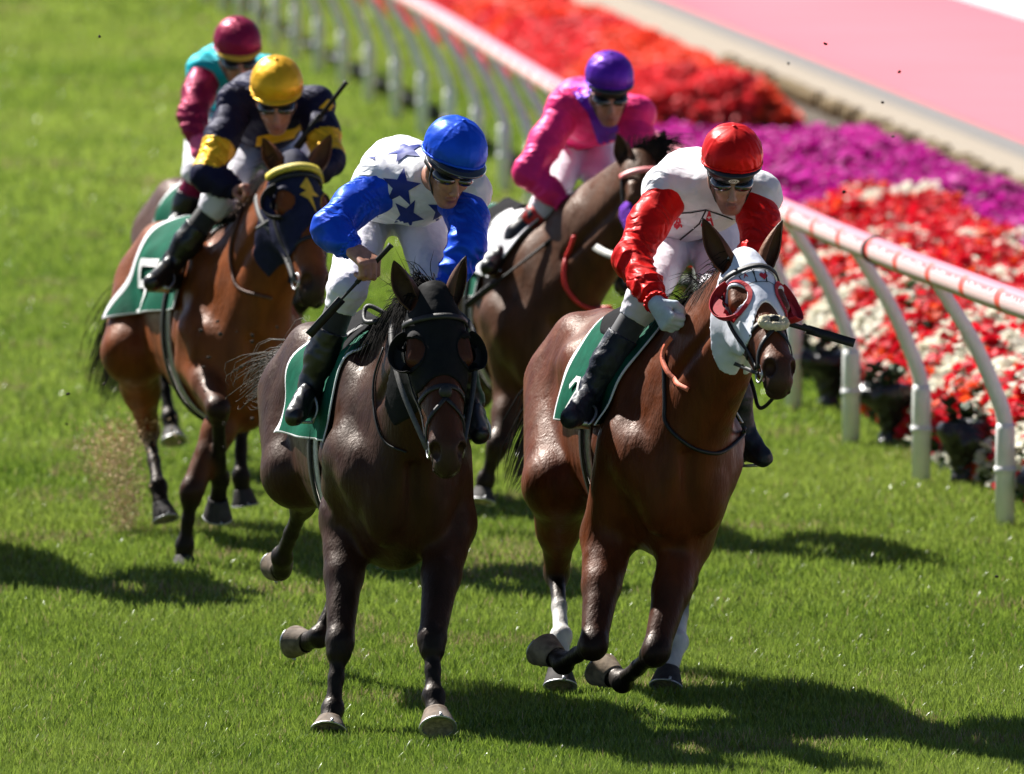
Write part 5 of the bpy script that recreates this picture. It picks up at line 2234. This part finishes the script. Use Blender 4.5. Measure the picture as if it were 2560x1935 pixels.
def horse_two():
    coat = (.105, .026, .0072)
    O = V(.565, 38.38, 0)
    legs = legs_from({
        'FL': [(1520, 1340, 38.22), (1484, 1612, 37.86), (1408, 1658, 38.12), (1388, 1640, 38.18), (1345, 1600, 38.26)],
        'FR': [(1712, 1350, 38.12), (1640, 1628, 37.80), (1556, 1704, 38.06), (1534, 1690, 38.12), (1494, 1652, 38.20)],
        'HL': [(1400, 1210, 38.95), (1392, 1432, 39.25), (1403, 1590, 38.95), (1399, 1668, 38.86), (1398, 1742, 38.80)],
        'HR': [(1690, 1260, 38.85), (1712, 1450, 39.20), (1694, 1605, 38.92), (1672, 1672, 38.84), (1660, 1738, 38.78)]})
    a = math.radians(17)
    head = (at(1874, 645, 37.72), at(1966, 920, 37.24), V(math.cos(a), math.sin(a), -.10))
    white = (.62, .60, .57)
    H = build_horse('chestnut brown racehorse in a white hood with red eye cups', O, math.radians(12), 1.49, legs, head, coat, points=(.009, .0065, .0055), res=RES_A, muzzle=(.045, .023, .017), socks={'HL': white, 'HR': white},
                    hoof_mats={'FL': M['pale_hoof'], 'FR': M['pale_hoof'], 'HL': M['hoof_dark'], 'HR': M['hoof_dark']})
    H.coat = coat
    eyes(H)
    build_ear(H, -1, at(1757, 546, 37.75), (.13, .045, .02), H.root, open_dir=V(-.5, -1, 0))
    build_ear(H, 1, at(1957, 551, 37.80), (.15, .055, .025), H.root, open_dir=V(.9, -.6, 0))
    hood = build_hood(H, M['white_hood'], t_max=.255, notch=.13, res=RES_A * .75)
    hb = bvh_of(hood)
    eye_cup(H, -1, M['red_cloth'], M['red_cloth'], hood, R=.080, out=.045)
    eye_cup(H, 1, M['red_cloth'], M['red_cloth'], hood, R=.080, out=.060)
    bridle(H, hood_bvh=hb, nose_t=.375, fleece=True)
    # playing cards printed on the forehead
    c = H.Hd(.135, 0, 0)
    u, w = H.HR[2], -H.HR[0]
    cards = []
    for x, ro in ((-.045, .15), (0, 0), (.045, -.15)):
        q = [(x + math.cos(ro) * px - math.sin(ro) * py, math.sin(ro) * px + math.cos(ro) * py) for px, py in ((-.022, -.03), (.022, -.03), (.022, .03), (-.022, .03), (-.022, -.03))]
        cards += line_polys(q, .003)
    decal('card_outline', cards, c, u, w, hb, M['ink_black'], hood, off=.003, cell=.01, depth=.3)
    decal('heart', [[(x + .012, y - .004) for x, y in heart_poly(.018)]], c, u, w, hb, M['ink_red'], hood, off=.003, cell=.01, depth=.3)
    decal('card_letter', [[(x - .052, y + .015) for x, y in q] for q in glyph('A', .018)], c, u, w, hb, M['ink_red'], hood, off=.003, cell=.01, depth=.3)
    girth_and_saddle(H)
    saddle_cloth(H, '', f0=.22, f1=-.50, amax=86, rear_drop=10, number='2', num_h=.15, num_at=(.72, .74))
    fly_hair(H, 170, -1, 4, .13)
    tail(H, at(1290, 1195, 40.2), 140, 6, None, .03)
    J = dict(seam=.85, seam_r=.092,
        head=at(1831, 388, 38.16), up=V(.05, -.36, .93), front=V(.06, -.93, -.36),
        neck=at(1815, 462, 38.40), chest=at(1775, 480, 38.52), back=at(1730, 472, 38.75), pelvis=at(1700, 505, 39.05),
        SL=at(1662, 470, 38.40), SR=at(1898, 486, 38.36), EL=at(1580, 648, 38.18), ER=at(1898, 622, 38.20),
        WL=at(1642, 760, 37.92), WR=at(1845, 705, 38.06),
        HL=at(1700, 560, 39.0), HR=at(1790, 570, 39.0), KL=at(1612, 750, 38.20), KR=at(1800, 770, 38.25),
        AL=at(1478, 972, 38.20), AR=at(1858, 1080, 38.40), TL=at(1426, 1046, 38.06), TR=at(1908, 1144, 38.34),
        heelL=at(1490, 1036, 38.28), heelR=at(1850, 1125, 38.5),
        handL=(at(1692, 840, 37.84) - at(1642, 760, 37.92), V(.8, .1, -.5), V(.3, -.9, .2), 1.1),
        handR=(at(1800, 770, 38.0) - at(1845, 705, 38.06), V(-.8, -.1, -.5), V(-.1, -.9, .4), 1.1),
        skin=(.40, .22, .145), stubble=.62, billow=[(at(1690, 560, 38.7), (.13, .14, .07))], bulk=1.0, cap=.99, peak=.022, boot_top=.40)
    mats = dict(jacket=M['silk_white'], sleeve=M['silk_red'], breeches=M['breeches'], legging=M['grey_legging'], boot=M['dull_boot'], cap=M['cap_red'])
    R = build_jockey('jockey in red silk cap and white jacket with red sleeves and playing cards', J, mats, res=RES_J, glove=M['glove_grey'])
    # playing cards on the breast: outlines, aces and hearts
    c = at(1790, 540, 38.1)
    n = V(0, -1, .1)
    u, w = V(1, 0, 0), unit(V(0, .1, 1))
    px = lambda X, Y_: ((X - 1790) / 650., (540 - Y_) / 650.)
    ol = line_polys([px(1703, 527), px(1730, 526), px(1768, 520), px(1805, 532)], .005) + line_polys([px(1768, 520), px(1752, 553), px(1705, 590)], .006) + line_polys([px(1805, 532), px(1845, 545), px(1880, 560)], .005) + line_polys([px(1676, 555), px(1670, 570)], .006) + line_polys([px(1832, 582), px(1828, 602)], .006)
    decal('card_outline', ol, c, u, w, R.jbvh, M['ink_black'], R.jacket, off=.004, cell=.02, depth=1.4)
    for (X, Y_, h_) in ((1700, 545, .040), (1776, 541, .048)):
        decal('card_letter', [[(x + px(X, Y_)[0], y + px(X, Y_)[1]) for x, y in q] for q in glyph('A', h_)], c, u, w, R.jbvh, M['ink_red'], R.jacket, off=.004, cell=.02, depth=1.4)
    for (X, Y_, h_) in ((1697, 556, .014), (1767, 558, .018), (1765, 606, .03)):
        decal('heart', [[(x + px(X, Y_)[0], y + px(X, Y_)[1]) for x, y in heart_poly(h_)]], c, u, w, R.jbvh, M['ink_red'], R.jacket, off=.004, cell=.02, depth=1.4)
    badge(R, R.hl(0, .135, -.058), unit(R.R[1]), -R.R[0] if R.R[0][0] < 0 else R.R[0])
    g = at(1700, 850, 38.0)
    rein('rein', [H.Hd(.525, -.100, -.064), at(1820, 905, 37.75), at(1770, 915, 37.85), at(1742, 955, 37.9), at(1722, 975, 37.92)], M['leather'], H.root, .014)
    Geo().strap(lay(H, [at(1726, 974, 37.92), at(1690, 952, 37.95), at(1664, 905, 38.0), at(1668, 872, 38.02), at(1685, 846, 38.02)], .012, 24), V(-.4, -1, .2), .019, .004).build('rein_grip', M['orange_strap'], H.root)
    rein('rein', [H.Hd(.525, -.100, .064), at(1905, 1020, 37.7), at(1880, 960, 37.85), at(1830, 800, 38.0)], M['leather'], H.root, .014)
    Geo().tube(lay(H, [at(1662, 880, 38.02), at(1664, 1000, 37.95), at(1668, 1060, 37.9), at(1720, 1110, 37.75), at(1790, 1132, 37.7), at(1845, 1100, 37.76), at(1862, 1070, 37.86)], .006, 50), .008, 6).build('breast_strap', M['leather'], H.root)
    whip('black whip jutting out to the right past the white hooded horse', at(1905, 790, 37.95), at(2136, 858, 37.9), at(2010, 812, 37.93))
    stirrup(J['AL'], J['TL'], J['heelL'], R.root, at(1560, 880, 38.38))
    stirrup(J['AR'], J['TR'], J['heelR'], R.root, at(1850, 960, 38.40))
    return H, R


M['dull_boot'] = mat_simple('black boot under a rain cover', (.012, .016, .028), .42, var=.3, scale=20, bump=.008, bscale=26)


# ------------------------------------------------------------------ horse and rider in navy and gold
def horse_three():
    coat = (.185, .050, .012)
    O = V(-1.27, 44.25, 0)
    legs = legs_from({
        'FL': [(498, 905, 44.0), (545, 1020, 43.55), (552, 1195, 43.85), (545, 1245, 43.9), (540, 1312, 43.95)],
        'FR': [(600, 960, 43.95), (480, 1225, 43.75), (462, 1362, 43.80), (460, 1392, 43.80), (458, 1428, 43.78)],
        'HL': [(335, 880, 45.0), (372, 1078, 45.45), (396, 1215, 45.15), (402, 1258, 45.1), (418, 1322, 45.05)],
        'HR': [(545, 940, 44.9), (604, 1050, 45.4), (602, 1190, 45.3), (606, 1222, 45.3), (611, 1262, 45.3)]})
    a = math.radians(28)
    head = (at(750, 402, 43.62), at(806, 712, 43.22), V(math.cos(a), math.sin(a), -.12))
    H = build_horse('bright bay racehorse in a navy hood with a yellow browband', O, math.radians(14), 1.46, legs, head, coat, points=(.010, .007, .006), hoof_size=.92, res=RES_B, muzzle=(.03, .02, .016))
    H.coat = coat
    eyes(H)
    build_ear(H, -1, at(656, 345, 43.66), (.20, .07, .03), H.root, open_dir=V(-.6, -1, 0))
    build_ear(H, 1, at(828, 336, 43.74), (.22, .08, .04), H.root, open_dir=V(.4, -1, 0))
    hood = build_hood(H, M['navy_hood'], t_max=.32, notch=.10, res=RES_B * .7)
    hb = bvh_of(hood)
    eye_cup(H, -1, M['rubber'], M['navy_hood'], hood, R=.070, out=.07)
    eye_cup(H, 1, M['rubber'], M['ink_gold'], hood, R=.062, out=.05)
    bridle(H, hood_bvh=hb, nose_t=.40, cross=False)
    wrap_strap(H, H.Hd(.045, -.10, 0), H.HR[0] - H.HR[1] * .15, H.HR[1], -1.4, 1.4, .03, M['yellow_cord'], 'cord_browband', H.root, bvh=hb, off=.016, t=.022)
    c = H.Hd(.19, 0, 0)
    polys = [[(x * .09, y * .09 - .0) for x, y in q] for q in
             [[(-.1, 1), (.25, .35), (.1, .4), (.6, .15), (.1, 0), (.3, -.9), (-.1, -.2), (-.5, .1), (-.15, .3), (-.45, .5)]]]
    decal('emblem', polys, c, H.HR[2], -H.HR[0], hb, M['ink_gold'], hood, off=.004, cell=.02, depth=.3)
    girth_and_saddle(H)
    saddle_cloth(H, '', f0=.05, f1=-.80, amax=80, rear_drop=22, number='5', num_h=.24, num_at=(.66, .68), trim=.03)
    fly_hair(H, 200, -1, 9, .12)
    tail(H, at(268, 960, 46.3), 320, 12, None, .05)
    dy = 44.25 - 38.12
    J = dict(
        head=at(691, 208, 43.98), up=V(.0, -.40, .92), front=V(.0, -.92, -.40),
        neck=at(690, 270, 44.22), chest=at(672, 285, 44.35), back=at(648, 270, 44.62), pelvis=at(630, 310, 44.92),
        SL=at(592, 255, 44.22), SR=at(790, 262, 44.2), EL=at(518, 438, 44.0), ER=at(822, 400, 44.0),
        WL=at(592, 476, 43.95), WR=at(775, 440, 43.9),
        HL=at(620, 360, 44.88), HR=at(715, 365, 44.85), KL=at(545, 502, 44.08), KR=at(715, 500, 44.2),
        AL=at(432, 655, 44.10), AR=at(770, 700, 44.4), TL=at(380, 706, 43.94), TR=at(790, 750, 44.2),
        heelL=at(436, 705, 44.18), heelR=at(762, 742, 44.4),
        handL=(at(640, 462, 43.85) - at(592, 476, 43.95), V(.2, -.4, -.85), V(.3, -.6, .6), 1.1),
        handR=(at(740, 470, 43.85) - at(775, 440, 43.9), V(-.7, -.2, -.5), V(-.1, -.9, .4), 1.1),
        billow=[], bulk=1.05, cap=.98, peak=.03, band=(.60, .98))
    mats = dict(jacket=M['silk_navy'], sleeve=M['silk_navy'], band=M['silk_gold'], breeches=M['breeches'], legging=M['legging'], boot=M['boot'], cap=M['cap_gold'], peak=M['silk_gold'])
    R = build_jockey('jockey in gold silk cap and navy jacket with gold armbands', J, mats, res=RES_JB)
    c = at(740, 330, 43.9)
    decal('sash', [[(-.19, -.09), (.01, -.045), (.17, .10), (.14, .135), (-.01, .0), (-.18, -.04)]], c, V(1, 0, 0), V(0, 0, 1), R.jbvh, M['silk_gold'], R.jacket, off=.006, cell=.03, depth=1.4)
    whip('dark whip raised behind the shoulder of the jockey in navy and gold', at(866, 205, 44.0), at(740, 372, 44.06))
    g = at(655, 478, 43.85)
    rein('rein', [H.Hd(.525, -.100, -.064), at(700, 610, 43.5), at(655, 552, 43.6), at(640, 500, 43.75), g], M['grey_strap'], H.root, .022)
    rein('rein', [H.Hd(.525, -.100, .064), at(800, 560, 43.6), g], M['grey_strap'], H.root, .02)
    rein('rein', [at(688, 540, 43.55), at(660, 560, 43.58), at(640, 572, 43.6)], M['grey_strap'], H.root, .014, n=8)
    Geo().tube(lay(H, [at(610, 520, 43.9), at(583, 600, 43.75), at(580, 660, 43.65), at(600, 720, 43.55), at(680, 745, 43.45)], .008, 40), .008, 6).build('breast_strap', M['brown_leather'], H.root)
    stirrup(J['AL'], J['TL'], J['heelL'], R.root, at(480, 590, 44.26))
    return H, R


# ------------------------------------------------------------------ horse and rider in pink and purple
def horse_four():
    coat = (.085, .033, .014)
    O = V(.08, 45.6, 0)
    legs = legs_from({
        'FL': [(1292, 975, 45.35), (1245, 1110, 45.15), (1215, 1198, 45.20), (1208, 1222, 45.20), (1202, 1256, 45.18)],
        'FR': [(1430, 980, 45.30), (1440, 1120, 45.00), (1400, 1180, 45.25), (1390, 1170, 45.30), (1365, 1150, 45.35)],
        'HL': [(1205, 860, 46.40), (1205, 990, 46.80), (1172, 1080, 47.00), (1160, 1090, 47.05), (1140, 1080, 47.10)],
        'HR': [(1340, 870, 46.30), (1350, 990, 46.70), (1330, 1090, 46.90), (1325, 1110, 46.90), (1318, 1140, 46.90)]})
    a = math.radians(30)
    head = (at(1612, 395, 44.95), at(1672, 655, 44.60), V(math.cos(a), math.sin(a), -.12))
    H = build_horse('dark bay racehorse with a pink browband and a purple fleece cheek roll', O, math.radians(13), 1.43, legs, head, coat, points=(.018, .011, .009), hoof_size=.9, res=RES_B)
    H.coat = coat
    eyes(H)
    build_ear(H, -1, at(1543, 334, 45.00), (.15, .06, .03), H.root, open_dir=V(-.6, -1, 0))
    build_ear(H, 1, at(1662, 325, 45.10), (.15, .06, .03), H.root, open_dir=V(.4, -1, 0))
    bridle(H, nose_t=.40, cross=False, brow_mat=M['pink_strap'])
    # purple fleece roll on the cheek
    S = SDF()
    S.cone(H.Hd(.26, -.10, -.10), H.Hd(.44, -.10, -.075), .052, .048, .02, flat=(H.HR[2], .5))
    S.disp = lambda x, y, z: disp_fold(x, y, z, .006, 110, .8)
    v, f = S.mesh(.009, smooth=1)
    mesh_obj('fleece_cheek_roll', v, f, M['purple_fleece'], H.root)
    girth_and_saddle(H)
    saddle_cloth(H, '', f0=.06, f1=-.74, amax=84, rear_drop=10, number='7', num_h=.16, num_at=(.8, .7))
    saddle_cloth(H, '', f0=.24, f1=-.16, amax=62, col=M['white_cloth'], name='saddle_pad', off=.024)
    fly_hair(H, 260, 1, 19, .10)
    r = np.random.default_rng(21)
    st = []
    for i in range(200):
        b = H.Hd(-.02, -.05, .0) + V(r.normal(.02, .03), 0, 0)
        e = b + V(.10 + r.normal(0, .05), 0, .05 + r.normal(0, .04))
        st.append([b, b * .5 + e * .5 + V(0, 0, .05), e])
    hair('forelock', st, M['hair'], H.root, .003)
    tail(H, at(1180, 960, 47.60), 200, 14, None, .05)
    J = dict(
        head=at(1524, 190, 45.32), up=V(.04, -.34, .94), front=V(.14, -.93, -.34),
        neck=at(1505, 250, 45.55), chest=at(1490, 280, 45.67), back=at(1455, 280, 45.95), pelvis=at(1425, 330, 46.25),
        SL=at(1412, 272, 45.56), SR=at(1592, 285, 45.52), EL=at(1322, 432, 45.38), ER=at(1600, 430, 45.40),
        WL=at(1412, 512, 45.28), WR=at(1560, 500, 45.30),
        HL=at(1415, 372, 46.20), HR=at(1490, 380, 46.20), KL=at(1368, 515, 45.42), KR=at(1530, 530, 45.60),
        AL=at(1268, 620, 45.42), AR=at(1560, 680, 45.70), TL=at(1221, 668, 45.28), TR=at(1580, 720, 45.60),
        heelL=at(1264, 668, 45.50), heelR=at(1555, 715, 45.76),
        handL=(at(1448, 562, 45.20) - at(1412, 512, 45.28), V(.4, -.2, -.85), V(.3, -.6, .6), 1.1),
        handR=(at(1500, 560, 45.20) - at(1560, 500, 45.30), V(-.6, -.2, -.7), V(-.1, -.9, .4), 1.1),
        billow=[], bulk=1.0, cap=.93, peak=.025, boot_top=.10)
    mats = dict(jacket=M['silk_pink'], sleeve=M['silk_pink'], breeches=M['breeches'], legging=M['red_strap'], boot=M['boot'], cap=M['cap_purple'])
    R = build_jockey('jockey in purple silk cap and hot pink jacket with a purple sash', J, mats, res=RES_JB, glove=M['rubber'])
    Geo().tube([J['KL'] * .95 + J['AL'] * .05, J['KL'] * .55 + J['AL'] * .45], [.068, .064], 20).build('red_boot_top', M['red_strap'], R.root)
    decal('sash', [[(-.15, .16), (-.03, .0), (.04, -.22), (.16, -.22), (.08, .02), (-.05, .19)]], at(1488, 290, 45.30), V(1, 0, 0), V(0, 0, 1), R.jbvh, M['silk_purple'], R.jacket, off=.006, cell=.03, depth=1.4)
    whip('long black whip slanting down beside the knee of the pink jockey', at(1448, 545, 45.15), at(1165, 765, 45.25))
    g = at(1452, 565, 45.20)
    rein('rein', [H.Hd(.525, -.100, -.064), at(1535, 640, 44.80), at(1480, 610, 45.00), g], M['white_leather'], H.root, .034)
    Geo().tube(lay(H, [at(1438, 590, 45.2), at(1415, 660, 45.1), at(1418, 720, 45.0), at(1460, 765, 44.85), at(1530, 770, 44.8)], .008, 40), .011, 6).build('breast_strap', M['red_strap'], H.root)
    stirrup(J['AL'], J['TL'], J['heelL'], R.root, at(1320, 560, 45.65))
    return H, R


# ------------------------------------------------------------------ horse and rider in maroon and turquoise
def horse_five():
    coat = (.080, .038, .025)
    O = V(-1.32, 47.6, 0)
    yaw = math.radians(14)
    fw = V(math.sin(yaw), -math.cos(yaw), 0)
    rt = V(math.cos(yaw), math.sin(yaw), 0)
    L = lambda f, s, z: O + fw * f + rt * s + V(0, 0, z)
    legs = {
        'FL': [L(.18, -.18, .88), L(.42, -.16, .60), L(.30, -.15, .36), L(.26, -.15, .33), L(.20, -.15, .30)],
        'FR': [L(.15, .18, .86), L(.30, .16, .48), L(.36, .15, .17), L(.37, .15, .10), L(.39, .15, .03)],
        'HL': [L(-.72, -.18, .92), L(-1.05, -.16, .55), L(-.88, -.15, .28), L(-.84, -.15, .22), L(-.80, -.15, .16)],
        'HR': [L(-.80, .18, .90), L(-1.25, .16, .58), L(-1.42, .15, .35), L(-1.46, .15, .32), L(-1.52, .15, .30)]}
    a = math.radians(14)
    poll = L(.75, .10, 1.52)
    head = (poll, poll + V(.06, -.30, -.52), V(math.cos(a), math.sin(a), 0))
    H = build_horse('brown racehorse running behind the bay, almost wholly hidden', O, yaw, 1.45, legs, head, coat, res=RES_B)
    H.coat = coat
    eyes(H)
    build_ear(H, -1, L(.74, .0, 1.66), coat, H.root)
    build_ear(H, 1, L(.74, .20, 1.66), coat, H.root)
    bridle(H, nose_t=.40, cross=False)
    girth_and_saddle(H)
    saddle_cloth(H, '', f0=-.15, f1=-.72, amax=84, rear_drop=10)
    fly_hair(H, 150, -1, 29, .10)
    tail(H, L(-1.7, .05, 1.0), 200, 24, None, .05)
    J = dict(
        head=at(594, 103, 47.34), up=V(.0, -.38, .92), front=V(.18, -.90, -.38),
        neck=at(592, 165, 47.58), chest=at(575, 182, 47.70), back=at(560, 190, 48.0), pelvis=at(548, 240, 48.3),
        SL=at(512, 178, 47.58), SR=at(668, 185, 47.55), EL=at(482, 288, 47.38), ER=at(690, 300, 47.4),
        WL=at(488, 345, 47.30), WR=at(640, 360, 47.3),
        HL=at(520, 290, 48.2), HR=at(610, 290, 48.2), KL=at(495, 430, 47.62), KR=at(640, 430, 47.6),
        AL=at(450, 545, 47.66), AR=at(670, 570, 47.7), TL=at(420, 585, 47.5), TR=at(690, 600, 47.55),
        heelL=at(455, 585, 47.72), heelR=at(662, 605, 47.76),
        handL=(at(500, 392, 47.2) - at(488, 345, 47.30), V(.6, -.1, -.7), V(.3, -.6, .6), 1.1),
        handR=(at(600, 400, 47.2) - at(640, 360, 47.3), V(-.6, -.2, -.7), V(-.1, -.9, .4), 1.1),
        billow=[], bulk=1.0, cap=.96, peak=.03, boot_top=.45)
    mats = dict(jacket=M['silk_teal'], sleeve=M['silk_maroon'], breeches=M['breeches'], legging=M['silk_maroon'], boot=M['boot'], cap=M['cap_maroon'], peak=M['ink_gold'])
    R = build_jockey('jockey in maroon silk cap and turquoise jacket with maroon sleeves', J, mats, res=RES_JB, glove=M['glove_pink'])
    stock_reins(H, at(545, 400, 47.2), M['leather'])
    return H, R


RES_A, RES_J, RES_B, RES_JB = .0085, .0065, .013, .009
import sys, time
for fn in (horse_one, horse_two, horse_three, horse_four, horse_five):
    T0 = time.time()
    r = fn()
    if fn is horse_three: H3, J3 = r
    print(fn.__name__, round(time.time() - T0, 1))


def copy_tree(o, parent=None):
    c = o.copy()
    link(c)
    c.parent = parent
    for ch in o.children: copy_tree(ch, c)
    return c


# another horse and rider just outside the left edge: its nose and its shadow reach the picture
for src, lab in ((H3.root, 'racehorse outside the left edge, only the tip of its dark nose showing'), (J3.root, 'rider of the horse outside the left edge')):
    c = copy_tree(src)
    c.location.x -= 1.62
    c.location.y -= .25
    c['label'] = lab


# ------------------------------------------------------------------ turf thrown up by the hooves
def clod(label, p, r, mat, seed, group):
    S = SDF()
    rr = random.Random(seed)
    for i in range(4):
        S.ell(p + V(rr.uniform(-1, 1), rr.uniform(-1, 1), rr.uniform(-1, 1)) * r * .6, V(r, r * .7, r * .6) * rr.uniform(.6, 1.1), None, r * .4)
    v, f = S.mesh(r * .3)
    o = mesh_obj('turf_clod', v, f, mat, None)
    return tag(o, label, 'clod', group)


soil = mat_simple('dark soil clod', (.035, .024, .015), .9, var=.4, scale=80)
rc = random.Random(9)
for i in range(20):
    clod('small dark clod of soil flying above the turf around the bay horse', at(rc.uniform(500, 720), rc.uniform(800, 1120), rc.uniform(42.9, 43.4)), rc.uniform(.004, .010), soil, i, 'flying clods near the bay horse')
for i, (x, y) in enumerate(((2063, 108), (2248, 179), (2207, 256), (2234, 341), (1972, 160), (250, 90), (170, 985), (262, 960), (165, 1060), (2460, 1415), (2490, 1440), (2110, 480))):
    clod('tiny dark speck of soil flying high above the track', at(x, y, 40 + (i % 5)), .007, soil, 40 + i, 'specks of soil in the air')


def spray():
    r = np.random.default_rng(5)
    n = 9000
    t = r.random(n) ** .8
    c = at(305, 1215, 45.3)
    X = c[0] + .05 * np.sin(t * 7) * t + r.normal(0, 1, n) * (.03 + .075 * t)
    Z = .02 + t * .50 + r.normal(0, .03, n)
    Y = c[1] + r.normal(0, .14, n)
    s = .0038 * (.3 + r.random(n) ** 2)
    P = np.zeros((n, 4, 3))
    for k in range(4):
        P[:, k] = np.stack([X, Y, np.maximum(Z, .01)], 1) + r.normal(0, 1, (n, 3)) * s[:, None]
    i = (np.arange(n) * 4)[:, None]
    F = np.concatenate([i + np.array([[a, b, c_]]) for a, b, c_ in ((0, 1, 2), (0, 3, 1), (1, 3, 2), (2, 3, 0))])
    o = mesh_obj('sand_spray', P.reshape(-1, 3), F, mat_simple('pale sand', (.55, .40, .24), .9, var=.3, scale=5), None, smooth=False)
    tag(o, 'puff of pale sand thrown up behind the bay horse', 'sand', kind='stuff')


spray()
